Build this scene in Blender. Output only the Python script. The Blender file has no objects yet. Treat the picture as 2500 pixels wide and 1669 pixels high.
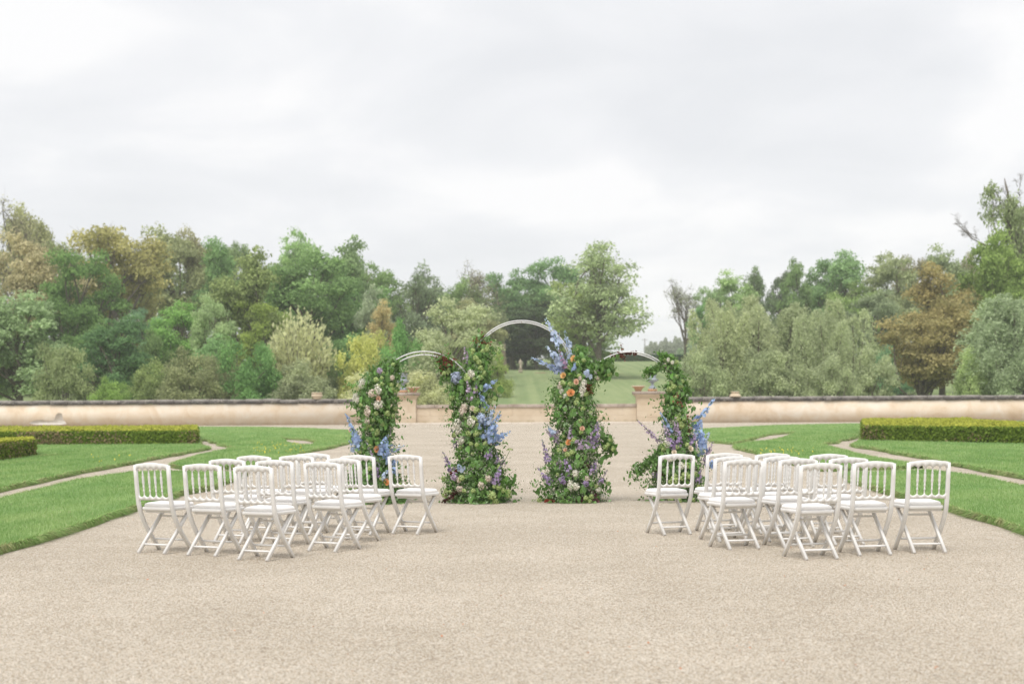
import bpy, bmesh, math, random
import numpy as np
from mathutils import Vector, Matrix, Euler
from mathutils.geometry import tessellate_polygon

# ------------------------------------------------------------------ camera, sky, sun, exposure
sc = bpy.context.scene
COL = sc.collection
EYE = 1.44            # eye height above the gravel, metres
FPX = 3472.0          # 50 mm lens on a 36 mm sensor, in pixels of the 2500 px photograph
HOR = 985.0           # horizon row of the photograph
ROLL = 0.0055
cd = bpy.data.cameras.new('camera'); cam = bpy.data.objects.new('camera', cd); COL.objects.link(cam)
cd.lens = 50; cd.sensor_width = 36; cd.sensor_fit = 'HORIZONTAL'
cd.shift_y = (HOR - 834.5) / 2500.0
cd.clip_start = 0.1; cd.clip_end = 5000
cam.location = (0, 0, EYE)
cam.rotation_euler = (Matrix.Rotation(math.radians(90), 3, 'X') @ Matrix.Rotation(-ROLL, 3, 'Z')).to_euler()
cd.dof.use_dof = True; cd.dof.focus_distance = 16.6; cd.dof.aperture_fstop = 2.3
sc.camera = cam

SUN_EL, SUN_AZ = math.radians(60), math.radians(200)      # high and soft, from behind the camera
world = bpy.data.worlds.new('World'); sc.world = world; world.use_nodes = True
wt = world.node_tree; wt.nodes.clear()
def wn(t, **k):
    n = wt.nodes.new(t)
    for a, b in k.items(): setattr(n, a, b)
    return n
wo = wn('ShaderNodeOutputWorld'); bg = wn('ShaderNodeBackground'); wt.links.new(bg.outputs[0], wo.inputs[0])
sky = wn('ShaderNodeTexSky', sky_type='NISHITA', sun_disc=False, sun_elevation=SUN_EL, sun_rotation=SUN_AZ)
skm = wn('ShaderNodeVectorMath', operation='SCALE'); skm.inputs['Scale'].default_value = 0.10
wt.links.new(sky.outputs[0], skm.inputs[0])
tc = wn('ShaderNodeTexCoord'); sep = wn('ShaderNodeSeparateXYZ'); wt.links.new(tc.outputs['Generated'], sep.inputs[0])
ab = wn('ShaderNodeMath', operation='ABSOLUTE'); wt.links.new(sep.outputs[2], ab.inputs[0])
ad = wn('ShaderNodeMath', operation='ADD'); wt.links.new(ab.outputs[0], ad.inputs[0]); ad.inputs[1].default_value = 0.24
cmb = wn('ShaderNodeCombineXYZ')
for i in (0, 1):
    d = wn('ShaderNodeMath', operation='DIVIDE'); wt.links.new(sep.outputs[i], d.inputs[0]); wt.links.new(ad.outputs[0], d.inputs[1])
    wt.links.new(d.outputs[0], cmb.inputs[i])
cmb.inputs[2].default_value = 3.7
n1 = wn('ShaderNodeTexNoise'); n1.inputs['Scale'].default_value = 2.3; n1.inputs['Detail'].default_value = 5; n1.inputs['Roughness'].default_value = 0.5
n1.inputs['Distortion'].default_value = 0.35
wt.links.new(cmb.outputs[0], n1.inputs['Vector'])
rp = wn('ShaderNodeValToRGB'); wt.links.new(n1.outputs['Fac'], rp.inputs[0])
e = rp.color_ramp.elements
e[0].position = 0.32; e[0].color = (0.735, 0.745, 0.77, 1)
e[1].position = 0.62; e[1].color = (0.88, 0.875, 0.88, 1)
m = e.new(0.5); m.color = (0.80, 0.805, 0.825, 1)
mx = wn('ShaderNodeMix', data_type='RGBA'); mx.inputs[0].default_value = 0.965
wt.links.new(skm.outputs[0], mx.inputs[6]); wt.links.new(rp.outputs[0], mx.inputs[7])
wt.links.new(mx.outputs[2], bg.inputs[0]); bg.inputs[1].default_value = 0.64
sd = bpy.data.lights.new('sun', 'SUN'); sd.energy = 1.5; sd.angle = math.radians(32); sd.color = (1, .97, .93)
sun = bpy.data.objects.new('sun', sd); COL.objects.link(sun)
sun.rotation_euler = (math.pi/2 - SUN_EL, 0, -SUN_AZ + math.pi)
sc.view_settings.view_transform = 'Standard'; sc.view_settings.look = 'None'
sc.view_settings.exposure = 0.86; sc.view_settings.gamma = 1.0
sc.cycles.use_denoising = True
sc.cycles.max_bounces = 8; sc.cycles.diffuse_bounces = 3; sc.cycles.transmission_bounces = 4; sc.cycles.transparent_max_bounces = 8

HAZE = 0.0004       # scattering per metre of air
rng = np.random.default_rng(7); random.seed(7)

# survey: the photograph's lens turned back into metres on the ground
def gp(u, v, z=0.0):
    du, dv = u - 1250.0, v - HOR
    dv2 = dv + ROLL*du; du2 = du - ROLL*dv
    D = FPX*(EYE - z)/dv2
    return du2/FPX*D, D
def xz(u, v, D):
    du, dv = u - 1250.0, v - HOR
    return (du - ROLL*dv)/FPX*D, EYE - (dv + ROLL*du)/FPX*D

# ------------------------------------------------------------------ mesh helpers
def mesh_np(name, V, F, mat=None, tone=None, smooth=False):
    """V (n,3), F list of int arrays (m,3) or (m,4)"""
    V = np.asarray(V, dtype=np.float32)
    if not isinstance(F, list): F = [F]
    F = [np.asarray(f, dtype=np.int32) for f in F if len(f)]
    me = bpy.data.meshes.new(name)
    nl = sum(f.size for f in F); npoly = sum(len(f) for f in F)
    me.vertices.add(len(V)); me.vertices.foreach_set('co', V.ravel())
    me.loops.add(nl); me.loops.foreach_set('vertex_index', np.concatenate([f.ravel() for f in F]))
    me.polygons.add(npoly)
    tot = np.concatenate([np.full(len(f), f.shape[1], np.int32) for f in F])
    st = np.concatenate([[0], np.cumsum(tot)[:-1]]).astype(np.int32)
    me.polygons.foreach_set('loop_start', st)
    if smooth: me.polygons.foreach_set('use_smooth', np.ones(npoly, bool))
    if tone is not None:
        a = me.attributes.new('tone', 'FLOAT', 'POINT'); a.data.foreach_set('value', np.asarray(tone, np.float32))
    me.update(calc_edges=True); me.validate()
    if mat: me.materials.append(mat)
    return me
class MB:
    def __init__(s): s.V = []; s.T = []; s.Q = []; s.n = 0; s.tn = []
    def add(s, V, tris=None, quads=None, tone=0.5):
        V = np.asarray(V, float)
        if tris is not None and len(tris): s.T.append(np.asarray(tris, int) + s.n)
        if quads is not None and len(quads): s.Q.append(np.asarray(quads, int) + s.n)
        s.V.append(V); s.n += len(V)
        s.tn.append(np.full(len(V), tone) if np.isscalar(tone) else np.asarray(tone))
    def box(s, c, d, rot=None, tone=.5):
        c = np.array(c, float); d = np.array(d, float)/2
        P = np.array([[x, y, z] for z in (-1, 1) for y in (-1, 1) for x in (-1, 1)], float)*d
        if rot is not None: P = P @ np.array(rot).T
        s.add(P + c, quads=[[0,2,3,1],[4,5,7,6],[0,1,5,4],[2,6,7,3],[0,4,6,2],[1,3,7,5]], tone=tone)
    def tube(s, pts, rad, n=6, cap=True, tone=.5):
        pts = np.asarray(pts, float); k = len(pts); rad = np.broadcast_to(rad, (k,)).astype(float)
        t = np.gradient(pts, axis=0); t /= np.linalg.norm(t, axis=1)[:, None] + 1e-9
        a = np.array([0, 0, 1.]) if abs(t[:, 2]).mean() < .8 else np.array([1., 0, 0])
        u = np.cross(t, a); u /= np.linalg.norm(u, axis=1)[:, None] + 1e-9; w = np.cross(t, u)
        th = np.arange(n)*2*math.pi/n
        V = pts[:, None] + rad[:, None, None]*(np.cos(th)[None, :, None]*u[:, None] + np.sin(th)[None, :, None]*w[:, None])
        q = []
        for i in range(k-1):
            for j in range(n):
                q.append([i*n+j, i*n+(j+1) % n, (i+1)*n+(j+1) % n, (i+1)*n+j])
        V = V.reshape(-1, 3); tr = []
        if cap:
            V = np.vstack([V, pts[0], pts[-1]]); b = k*n
            for j in range(n): tr += [[b, (j+1) % n, j], [b+1, (k-1)*n+j, (k-1)*n+(j+1) % n]]
        s.add(V, tr, q, tone)
    def bar(s, pts, w, d, side, tone=.5):
        """rectangular bar swept along pts; side = width direction"""
        pts = np.asarray(pts, float); k = len(pts)
        t = np.gradient(pts, axis=0); t /= np.linalg.norm(t, axis=1)[:, None]
        sd_ = np.asarray(side, float); sd_ /= np.linalg.norm(sd_)
        nn = np.cross(t, sd_[None]); nn /= np.linalg.norm(nn, axis=1)[:, None]
        w = np.broadcast_to(w, (k,)); d = np.broadcast_to(d, (k,))
        c = .14
        prof = [(-1, -1+c), (-1+c, -1), (1-c, -1), (1, -1+c), (1, 1-c), (1-c, 1), (-1+c, 1), (-1, 1-c)]
        V = np.stack([pts + a*w[:, None]/2*sd_ + b*d[:, None]/2*nn for a, b in prof], 1).reshape(-1, 3)
        n = 8; q = [[i*n+j, i*n+(j+1) % n, (i+1)*n+(j+1) % n, (i+1)*n+j] for i in range(k-1) for j in range(n)]
        q += [[0, 3, 2, 1], [0, 7, 4, 3], [4, 7, 6, 5]]; b = (k-1)*n
        q += [[b+1, b+2, b+3, b], [b, b+3, b+4, b+7], [b+5, b+6, b+7, b+4]]
        s.add(V, None, q, tone)
    def lathe(s, prof, n=16, c=(0, 0, 0), flute=None, tone=.5):
        prof = np.asarray(prof, float); k = len(prof); th = np.arange(n)*2*math.pi/n
        V = np.zeros((k, n, 3)); V[:, :, 0] = prof[:, :1]*np.cos(th); V[:, :, 1] = prof[:, :1]*np.sin(th); V[:, :, 2] = prof[:, 1:2]
        if flute:
            f = 1 + flute*np.cos(th*n/2); V[:, :, :2] *= f[None, :, None]
        q = [[i*n+j, i*n+(j+1) % n, (i+1)*n+(j+1) % n, (i+1)*n+j] for i in range(k-1) for j in range(n)]
        s.add(V.reshape(-1, 3) + np.array(c), None, q, tone)
    def mesh(s, name, mat=None, smooth=False, tone=False):
        V = np.vstack(s.V); F = []
        if s.T: F.append(np.vstack(s.T))
        if s.Q: F.append(np.vstack(s.Q))
        return mesh_np(name, V, F, mat, np.concatenate(s.tn) if tone else None, smooth)
def ob(name, me, parent=None, loc=(0, 0, 0), rot=(0, 0, 0), scale=(1, 1, 1)):
    o = bpy.data.objects.new(name, me); COL.objects.link(o)
    if parent is not None: o.parent = parent
    o.location = loc; o.rotation_euler = rot; o.scale = scale
    return o
def tag(o, label=None, cat=None, group=None, kind=None):
    if label: o['label'] = label
    if cat: o['category'] = cat
    if group: o['group'] = group
    o['kind'] = kind or 'thing'
    return o
def rhombi(P, A, B, a, b):
    """leaf-sized rhombi: centre P, long axis A, short axis B"""
    n = len(P); a = np.broadcast_to(a, (n,))[:, None]; b = np.broadcast_to(b, (n,))[:, None]
    V = np.stack([P - A*a, P + B*b - A*a*.1, P + A*a, P - B*b - A*a*.1], 1).reshape(-1, 3)
    return V, np.arange(4*n).reshape(n, 4)
def unit(v): return v/(np.linalg.norm(v, axis=-1, keepdims=True) + 1e-9)
def rdir(n, r=rng): return unit(r.normal(size=(n, 3)))
def perp(N, r=rng):
    A = unit(np.cross(N, r.normal(size=N.shape))); return A, np.cross(N, A)

# ------------------------------------------------------------------ materials
def newmat(name):
    m = bpy.data.materials.new(name); m.use_nodes = True; nt = m.node_tree
    for n in list(nt.nodes): nt.nodes.remove(n)
    return m, nt
class NB:
    def __init__(s, name):
        s.m, s.t = newmat(name); s.out = s.n('ShaderNodeOutputMaterial')
    def n(s, t, **k):
        x = s.t.nodes.new(t)
        for a, b in k.items(): setattr(x, a, b)
        return x
    def l(s, a, b): s.t.links.new(a, b)
    def coord(s, kind='Object'): return s.n('ShaderNodeTexCoord').outputs[kind]
    def pos(s): return s.n('ShaderNodeNewGeometry').outputs['Position']
    def noise(s, vec, scale, detail=3, rough=.5, dist=0):
        x = s.n('ShaderNodeTexNoise'); x.inputs['Scale'].default_value = scale; x.inputs['Detail'].default_value = detail
        x.inputs['Roughness'].default_value = rough; x.inputs['Distortion'].default_value = dist
        s.l(vec, x.inputs['Vector']); return x
    def ramp(s, fac, stops):
        r = s.n('ShaderNodeValToRGB'); e = r.color_ramp.elements
        while len(e) < len(stops): e.new(.5)
        for i, (p, c) in enumerate(stops): e[i].position = p; e[i].color = (*c, 1) if len(c) == 3 else c
        s.l(fac, r.inputs[0]); return r.outputs[0]
    def mix(s, f, a, b, mode='MIX'):
        x = s.n('ShaderNodeMix', data_type='RGBA', blend_type=mode)
        for i, v in ((0, f), (6, a), (7, b)):
            if hasattr(v, 'links'): s.l(v, x.inputs[i])
            else: x.inputs[i].default_value = v if i == 0 else ((*v, 1) if len(v) == 3 else v)
        return x.outputs[2]
    def math(s, op, a, b=0.):
        x = s.n('ShaderNodeMath', operation=op)
        for i, v in ((0, a), (1, b)):
            if hasattr(v, 'links'): s.l(v, x.inputs[i])
            else: x.inputs[i].default_value = v
        return x.outputs[0]
    def mapping(s, vec, scale): 
        x = s.n('ShaderNodeMapping'); x.inputs['Scale'].default_value = scale; s.l(vec, x.inputs['Vector']); return x.outputs[0]
    def bsdf(s, col, rough=.8, bump=None, bs=.3, bd=.01, spec=.3, **k):
        p = s.n('ShaderNodeBsdfPrincipled')
        if hasattr(col, 'links'): s.l(col, p.inputs['Base Color'])
        else: p.inputs['Base Color'].default_value = (*col, 1)
        if hasattr(rough, 'links'): s.l(rough, p.inputs['Roughness'])
        else: p.inputs['Roughness'].default_value = rough
        p.inputs['Specular IOR Level'].default_value = spec
        for a, b in k.items(): p.inputs[a].default_value = b
        if bump is not None:
            b = s.n('ShaderNodeBump'); b.inputs['Strength'].default_value = bs; b.inputs['Distance'].default_value = bd
            s.l(bump, b.inputs['Height']); s.l(b.outputs[0], p.inputs['Normal'])
        s.l(p.outputs[0], s.out.inputs[0]); return p

def leaf_mat(name, trans=.35, var=.5, fixed=None, gloss=0.0):
    """foliage and petals: colour from the object, per-leaf variation from 'tone'"""
    b = NB(name)
    if fixed is None: col = b.n('ShaderNodeObjectInfo').outputs['Color']
    else:
        c = b.n('ShaderNodeRGB'); c.outputs[0].default_value = (*fixed, 1); col = c.outputs[0]
    at = b.n('ShaderNodeAttribute', attribute_name='tone').outputs['Fac']
    mr = b.n('ShaderNodeMapRange'); b.l(at, mr.inputs[0]); mr.inputs[3].default_value = 1-var; mr.inputs[4].default_value = 1+var
    hs = b.n('ShaderNodeHueSaturation'); b.l(col, hs.inputs['Color']); b.l(mr.outputs[0], hs.inputs['Value'])
    hr = b.n('ShaderNodeMapRange'); b.l(at, hr.inputs[0]); hr.inputs[3].default_value = .503; hr.inputs[4].default_value = .488
    b.l(hr.outputs[0], hs.inputs['Hue'])
    d = b.n('ShaderNodeBsdfDiffuse'); t = b.n('ShaderNodeBsdfTranslucent'); b.l(hs.outputs[0], d.inputs[0]); b.l(hs.outputs[0], t.inputs[0])
    x = b.n('ShaderNodeMixShader'); x.inputs[0].default_value = trans; b.l(d.outputs[0], x.inputs[1]); b.l(t.outputs[0], x.inputs[2])
    last = x.outputs[0]
    if gloss:
        g = b.n('ShaderNodeBsdfGlossy'); g.inputs['Roughness'].default_value = .45; g.inputs[0].default_value = (1, 1, 1, 1)
        y = b.n('ShaderNodeMixShader'); y.inputs[0].default_value = gloss; b.l(last, y.inputs[1]); b.l(g.outputs[0], y.inputs[2]); last = y.outputs[0]
    b.l(last, b.out.inputs[0]); return b.m
M = {}
M['leaf'] = leaf_mat('leaf', .42, .42)
M['leaf_gloss'] = leaf_mat('glossy_leaf', .3, .4, gloss=.05)
M['petal'] = leaf_mat('petal', .4, .34)

b = NB('bark'); n = b.noise(b.coord(), 6, 5, .6)
b.bsdf(b.ramp(n.outputs['Fac'], [(.3, (.09, .075, .06)), (.7, (.22, .19, .15))]), .9, n.outputs['Fac'], .6, .03); M['bark'] = b.m
b = NB('pale_bark'); n = b.noise(b.coord(), 6, 5, .6)
b.bsdf(b.ramp(n.outputs['Fac'], [(.3, (.16, .12, .09)), (.7, (.32, .26, .2))]), .9, n.outputs['Fac'], .6, .03); M['pale_bark'] = b.m
b = NB('green_stem'); b.bsdf((.07, .16, .04), .6); M['stem'] = b.m

# gravel: small stones in beige, grey and ochre
b = NB('gravel'); p = b.pos()
vo = b.n('ShaderNodeTexVoronoi'); vo.inputs['Scale'].default_value = 150; b.l(p, vo.inputs['Vector'])
vo2 = b.n('ShaderNodeTexVoronoi'); vo2.inputs['Scale'].default_value = 110; b.l(p, vo2.inputs['Vector'])
sp = b.n('ShaderNodeSeparateColor'); b.l(vo.outputs['Color'], sp.inputs[0])
sp2 = b.n('ShaderNodeSeparateColor'); b.l(vo2.outputs['Color'], sp2.inputs[0])
stone = b.ramp(sp.outputs[0], [(0, (.20, .165, .125)), (.15, (.38, .325, .255)), (.5, (.54, .475, .385)), (.8, (.625, .57, .485)), (1, (.76, .735, .68))])
stone = b.mix(b.math('MULTIPLY', b.math('GREATER_THAN', sp2.outputs[1], .86), .55), stone, (.36, .25, .15))
stone = b.mix(b.math('MULTIPLY', b.math('LESS_THAN', sp2.outputs[2], .09), .5), stone, (.17, .145, .12))
vo3 = b.n('ShaderNodeTexVoronoi'); vo3.inputs['Scale'].default_value = 105; b.l(p, vo3.inputs['Vector']); s3 = b.n('ShaderNodeSeparateColor'); b.l(vo3.outputs['Color'], s3.inputs[0])
stone = b.mix(1, stone, b.ramp(s3.outputs[0], [(0, (.42, .38, .33)), (.10, (.72, .69, .64)), (.32, (1, 1, 1)), (1, (1.12, 1.12, 1.12))]), 'MULTIPLY')
big = b.noise(p, .35, 4, .55); mid = b.noise(p, 1.3, 6, .75)
big_r = b.ramp(big.outputs['Fac'], [(.3, (.86, .85, .83)), (.7, (1.06, 1.06, 1.06))])
mid_r = b.ramp(mid.outputs['Fac'], [(.30, (.93, .92, .90)), (.62, (1.03, 1.03, 1.03))])
col = b.mix(1, b.mix(1, stone, big_r, 'MULTIPLY'), mid_r, 'MULTIPLY')
hgt = b.math('ADD', b.math('MULTIPLY', vo.outputs['Distance'], -1), b.math('MULTIPLY', mid.outputs['Fac'], 1.5))
b.bsdf(col, .92, hgt, .5, .006, .15); M['gravel'] = b.m
M['pebble'] = None
b = NB('pebble'); at = b.n('ShaderNodeAttribute', attribute_name='tone').outputs['Fac']
b.bsdf(b.ramp(at, [(0, (.2, .165, .13)), (.2, (.39, .335, .265)), (.5, (.54, .475, .385)), (.8, (.65, .595, .51)), (.95, (.78, .76, .72)), (1, (.44, .32, .20))]), .85); M['pebble'] = b.m

b = NB('lawn_turf'); p = b.pos()
n = b.noise(b.mapping(p, (1, .35, 1)), 1.1, 4, .6); n2 = b.noise(p, 34, 4, .7); n3 = b.noise(p, .22, 2)
c = b.ramp(n2.outputs['Fac'], [(.25, (.17, .28, .095)), (.55, (.28, .42, .155)), (.8, (.35, .51, .25))])
c = b.mix(1, c, b.ramp(n.outputs['Fac'], [(.3, (.74, .82, .72)), (.7, (1.22, 1.1, 1.16))]), 'MULTIPLY')
c = b.mix(1, c, b.ramp(n3.outputs['Fac'], [(.35, (.88, .95, .9)), (.65, (1.12, 1.04, 1.05))]), 'MULTIPLY')
b.bsdf(c, .9, n2.outputs['Fac'], .8, .04, .1); M['lawn'] = b.m
b = NB('turf_edge'); p = b.pos(); n = b.noise(p, 5, 4, .65); n2 = b.noise(p, 40, 3, .7)
c = b.mix(n2.outputs['Fac'], b.ramp(n.outputs['Fac'], [(.38, (.20, .32, .09)), (.58, (.32, .38, .15)), (.78, (.46, .40, .24))]), (.26, .34, .13))
b.bsdf(c, .95, n2.outputs['Fac'], 1, .05, .1); M['turf_edge'] = b.m
b = NB('grass_blade'); p = b.pos(); at = b.n('ShaderNodeAttribute', attribute_name='tone').outputs['Fac']
n = b.noise(b.mapping(p, (1, .35, 1)), 1.1, 4, .6)
c = b.ramp(at, [(0, (.17, .30, .085)), (.45, (.30, .455, .165)), (.8, (.38, .55, .26)), (.95, (.48, .54, .31)), (1, (.53, .50, .34))])
c = b.mix(1, c, b.ramp(n.outputs['Fac'], [(.3, (.74, .82, .72)), (.7, (1.22, 1.1, 1.16))]), 'MULTIPLY')
d = b.n('ShaderNodeBsdfDiffuse'); t = b.n('ShaderNodeBsdfTranslucent'); b.l(c, d.inputs[0]); b.l(c, t.inputs[0])
x = b.n('ShaderNodeMixShader'); x.inputs[0].default_value = .3; b.l(d.outputs[0], x.inputs[1]); b.l(t.outputs[0], x.inputs[2]); b.l(x.outputs[0], b.out.inputs[0])
M['blade'] = b.m
b = NB('edge_blade'); at = b.n('ShaderNodeAttribute', attribute_name='tone').outputs['Fac']; p = b.pos(); n = b.noise(p, 1.3, 3, .6)
c = b.ramp(at, [(0, (.16, .29, .07)), (.5, (.27, .45, .14)), (.75, (.38, .48, .19)), (1, (.54, .48, .30))])
c = b.mix(b.math('MULTIPLY', b.ramp(n.outputs['Fac'], [(.48, (0, 0, 0)), (.68, (1, 1, 1))]), .6), c, (.42, .36, .21))
b.bsdf(c, .9, spec=.1); M['edge_blade'] = b.m

b = NB('meadow'); p = b.pos(); n = b.noise(b.mapping(p, (.5, .06, 0)), 1, 4, .6); n2 = b.noise(p, 1.6, 5, .7); n3 = b.noise(b.mapping(p, (.9, .01, 0)), 1, 2)
c = b.ramp(n2.outputs['Fac'], [(.25, (.19, .255, .115)), (.75, (.27, .325, .165))])
c = b.mix(1, c, b.ramp(n.outputs['Fac'], [(.3, (.86, .9, .85)), (.7, (1.14, 1.08, 1.1))]), 'MULTIPLY')
c = b.mix(1, c, b.ramp(n3.outputs['Fac'], [(.4, (.9, .92, .9)), (.6, (1.08, 1.05, 1.05))]), 'MULTIPLY')
b.bsdf(c, .95, n2.outputs['Fac'], .5, .1, .05); M['meadow'] = b.m

# old ochre render, washed and stained
b = NB('ochre_render'); p = b.pos(); n = b.noise(p, .75, 6, .68, .5); n2 = b.noise(b.mapping(p, (2.2, 1, .3)), 1, 6, .7); n3 = b.noise(p, 18, 3, .6)
c = b.ramp(n.outputs['Fac'], [(.26, (.60, .455, .31)), (.44, (.71, .585, .445)), (.62, (.77, .685, .575)), (.8, (.81, .755, .67))])
c = b.mix(b.ramp(n2.outputs['Fac'], [(.52, (0, 0, 0)), (.75, (.55, .55, .55))]), c, (.76, .66, .54))
zz = b.n('ShaderNodeSeparateXYZ'); b.l(p, zz.inputs[0])
low = b.math('SUBTRACT', .42, b.math('ADD', zz.outputs[2], b.math('MULTIPLY', n2.outputs['Fac'], .35)))
c = b.mix(b.math('MULTIPLY', b.math('MAXIMUM', low, 0.), 1.6), c, (.40, .30, .20))
b.bsdf(c, .95, n3.outputs['Fac'], .2, .01, .1); M['render'] = b.m
b = NB('white_plaster'); n = b.noise(b.pos(), 3, 4, .6)
b.bsdf(b.ramp(n.outputs['Fac'], [(.3, (.58, .52, .45)), (.7, (.72, .69, .64))]), .95); M['plaster'] = b.m
b = NB('lichen_coping'); p = b.pos(); n = b.noise(p, 2.2, 5, .7); n2 = b.noise(p, 9, 4, .7)
nz = b.n('ShaderNodeNewGeometry'); sz = b.n('ShaderNodeSeparateXYZ'); b.l(nz.outputs['Normal'], sz.inputs[0])
c = b.ramp(n.outputs['Fac'], [(.3, (.035, .032, .034)), (.55, (.08, .07, .068)), (.75, (.17, .145, .125))])
c = b.mix(b.math('MULTIPLY', b.math('MAXIMUM', sz.outputs[2], 0.), .75), c, (.38, .35, .31))
c = b.mix(b.ramp(n2.outputs['Fac'], [(.56, (0, 0, 0)), (.64, (.8, .8, .8))]), c, (.46, .43, .38))
b.bsdf(c, .95, n2.outputs['Fac'], .5, .02); M['coping'] = b.m
b = NB('limestone'); p = b.pos(); n = b.noise(p, .9, 5, .6); n2 = b.noise(b.mapping(p, (1.5, 1, .3)), 1.4, 4, .6); rn = b.n('ShaderNodeObjectInfo').outputs['Random']
c = b.ramp(n.outputs['Fac'], [(.3, (.52, .40, .27)), (.7, (.68, .57, .43))])
c = b.mix(b.math('MULTIPLY', rn, .35), c, (.70, .62, .50))
zz = b.n('ShaderNodeSeparateXYZ'); b.l(p, zz.inputs[0])
low = b.math('SUBTRACT', .55, b.math('ADD', zz.outputs[2], b.math('MULTIPLY', n2.outputs['Fac'], .6)))
c = b.mix(b.math('MINIMUM', b.math('MULTIPLY', b.math('MAXIMUM', low, 0.), 2.6), .75), c, (.30, .23, .10))
b.bsdf(c, .93, n.outputs['Fac'], .2, .01, .15); M['stone'] = b.m
b = NB('worn_stone_coping'); p = b.pos(); n = b.noise(p, 1.6, 5, .65)
b.bsdf(b.ramp(n.outputs['Fac'], [(.3, (.28, .22, .18)), (.6, (.46, .39, .33)), (.8, (.58, .52, .45))]), .95, n.outputs['Fac'], .4, .02); M['stone_coping'] = b.m
b = NB('pale_kerb_stone'); n = b.noise(b.pos(), 2, 4, .6)
b.bsdf(b.ramp(n.outputs['Fac'], [(.3, (.60, .53, .45)), (.7, (.74, .68, .60))]), .9); M['kerb'] = b.m
b = NB('blue_grey_cast_metal'); n = b.noise(b.coord(), 4, 5, .6)
b.bsdf(b.ramp(n.outputs['Fac'], [(.3, (.24, .28, .33)), (.7, (.42, .46, .50))]), .6, n.outputs['Fac'], .3, .02, .4); M['urn'] = b.m
b = NB('terracotta'); n = b.noise(b.coord(), 5, 4, .6)
b.bsdf(b.ramp(n.outputs['Fac'], [(.3, (.42, .22, .11)), (.7, (.60, .38, .22))]), .9); M['terracotta'] = b.m
b = NB('statue_stone'); n = b.noise(b.coord(), 5, 5, .65)
b.bsdf(b.ramp(n.outputs['Fac'], [(.3, (.40, .33, .25)), (.7, (.66, .58, .48))]), .9); M['statue'] = b.m
b = NB('white_lacquer'); p = b.coord(); n = b.noise(p, 9, 4, .6); n2 = b.noise(p, 60, 2)
n3 = b.noise(p, 38, 4, .7); c = b.ramp(n.outputs['Fac'], [(.3, (.72, .705, .68)), (.65, (.79, .78, .76))])
c = b.mix(b.ramp(n3.outputs['Fac'], [(.66, (0, 0, 0)), (.74, (.45, .45, .45))]), c, (.52, .47, .40))
c = b.mix(b.math('MULTIPLY', b.n('ShaderNodeObjectInfo').outputs['Random'], .22), c, (.70, .67, .62))
b.bsdf(c, .42, n2.outputs['Fac'], .08, .002, .45); M['lacquer'] = b.m
b = NB('cushion_cloth'); p = b.coord(); n = b.noise(p, 7, 3, .5); n2 = b.noise(p, 350, 2)
b.bsdf(b.ramp(n.outputs['Fac'], [(.3, (.83, .81, .79)), (.7, (.88, .87, .86))]), .95, b.math('ADD', n.outputs['Fac'], b.math('MULTIPLY', n2.outputs['Fac'], .15)), .35, .01, .1); M['cushion'] = b.m
b = NB('white_painted_steel'); b.bsdf((.68, .68, .68), .35, spec=.5); M['steel'] = b.m
b = NB('grey_timber'); b.bsdf((.3, .29, .28), .9); M['pole'] = b.m
b = NB('hedge_core'); n = b.noise(b.pos(), 6, 4, .7)
b.bsdf(b.ramp(n.outputs['Fac'], [(.3, (.03, .05, .012)), (.7, (.09, .10, .03))]), .95); M['hedge_core'] = b.m
b = NB('soil'); n = b.noise(b.pos(), 4, 4, .6); b.bsdf(b.ramp(n.outputs['Fac'], [(.3, (.2, .12, .08)), (.7, (.3, .19, .13))]), .95); M['soil'] = b.m

# ------------------------------------------------------------------ ground
WALL_D = 101.6
def terrain(D):
    D = np.asarray(D, float)
    z = np.where(D < 115, 0.0, np.where(D < 270, .0594*(D-115), 9.207 + np.where(D < 600, .033*(D-270), .033*330 + .004*(D-600))))
    return z
def sheet(name, xs, ys, zf, mat, kind='structure'):
    X, Y = np.meshgrid(xs, ys); Z = zf(X, Y); V = np.stack([X, Y, Z], -1).reshape(-1, 3); nx, ny = len(xs), len(ys)
    i = (np.arange(ny-1)[:, None]*nx + np.arange(nx-1)[None]).ravel()
    o = ob(name, mesh_np(name, V, np.stack([i, i+1, i+nx+1, i+nx], 1), mat, smooth=True)); o['kind'] = kind; return o
sheet('gravel_ground', np.linspace(-120, 120, 61), np.linspace(-30, 104, 60), lambda X, Y: X*0, M['gravel'])
sheet('meadow_terrain', np.linspace(-900, 900, 61), np.concatenate([np.linspace(102.5, 300, 60), np.linspace(320, 3000, 30)]),
      lambda X, Y: terrain(Y) - .03 + .25*np.sin(X*.021+1)*np.clip((Y-125)/60, 0, 1), M['meadow'])

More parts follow.
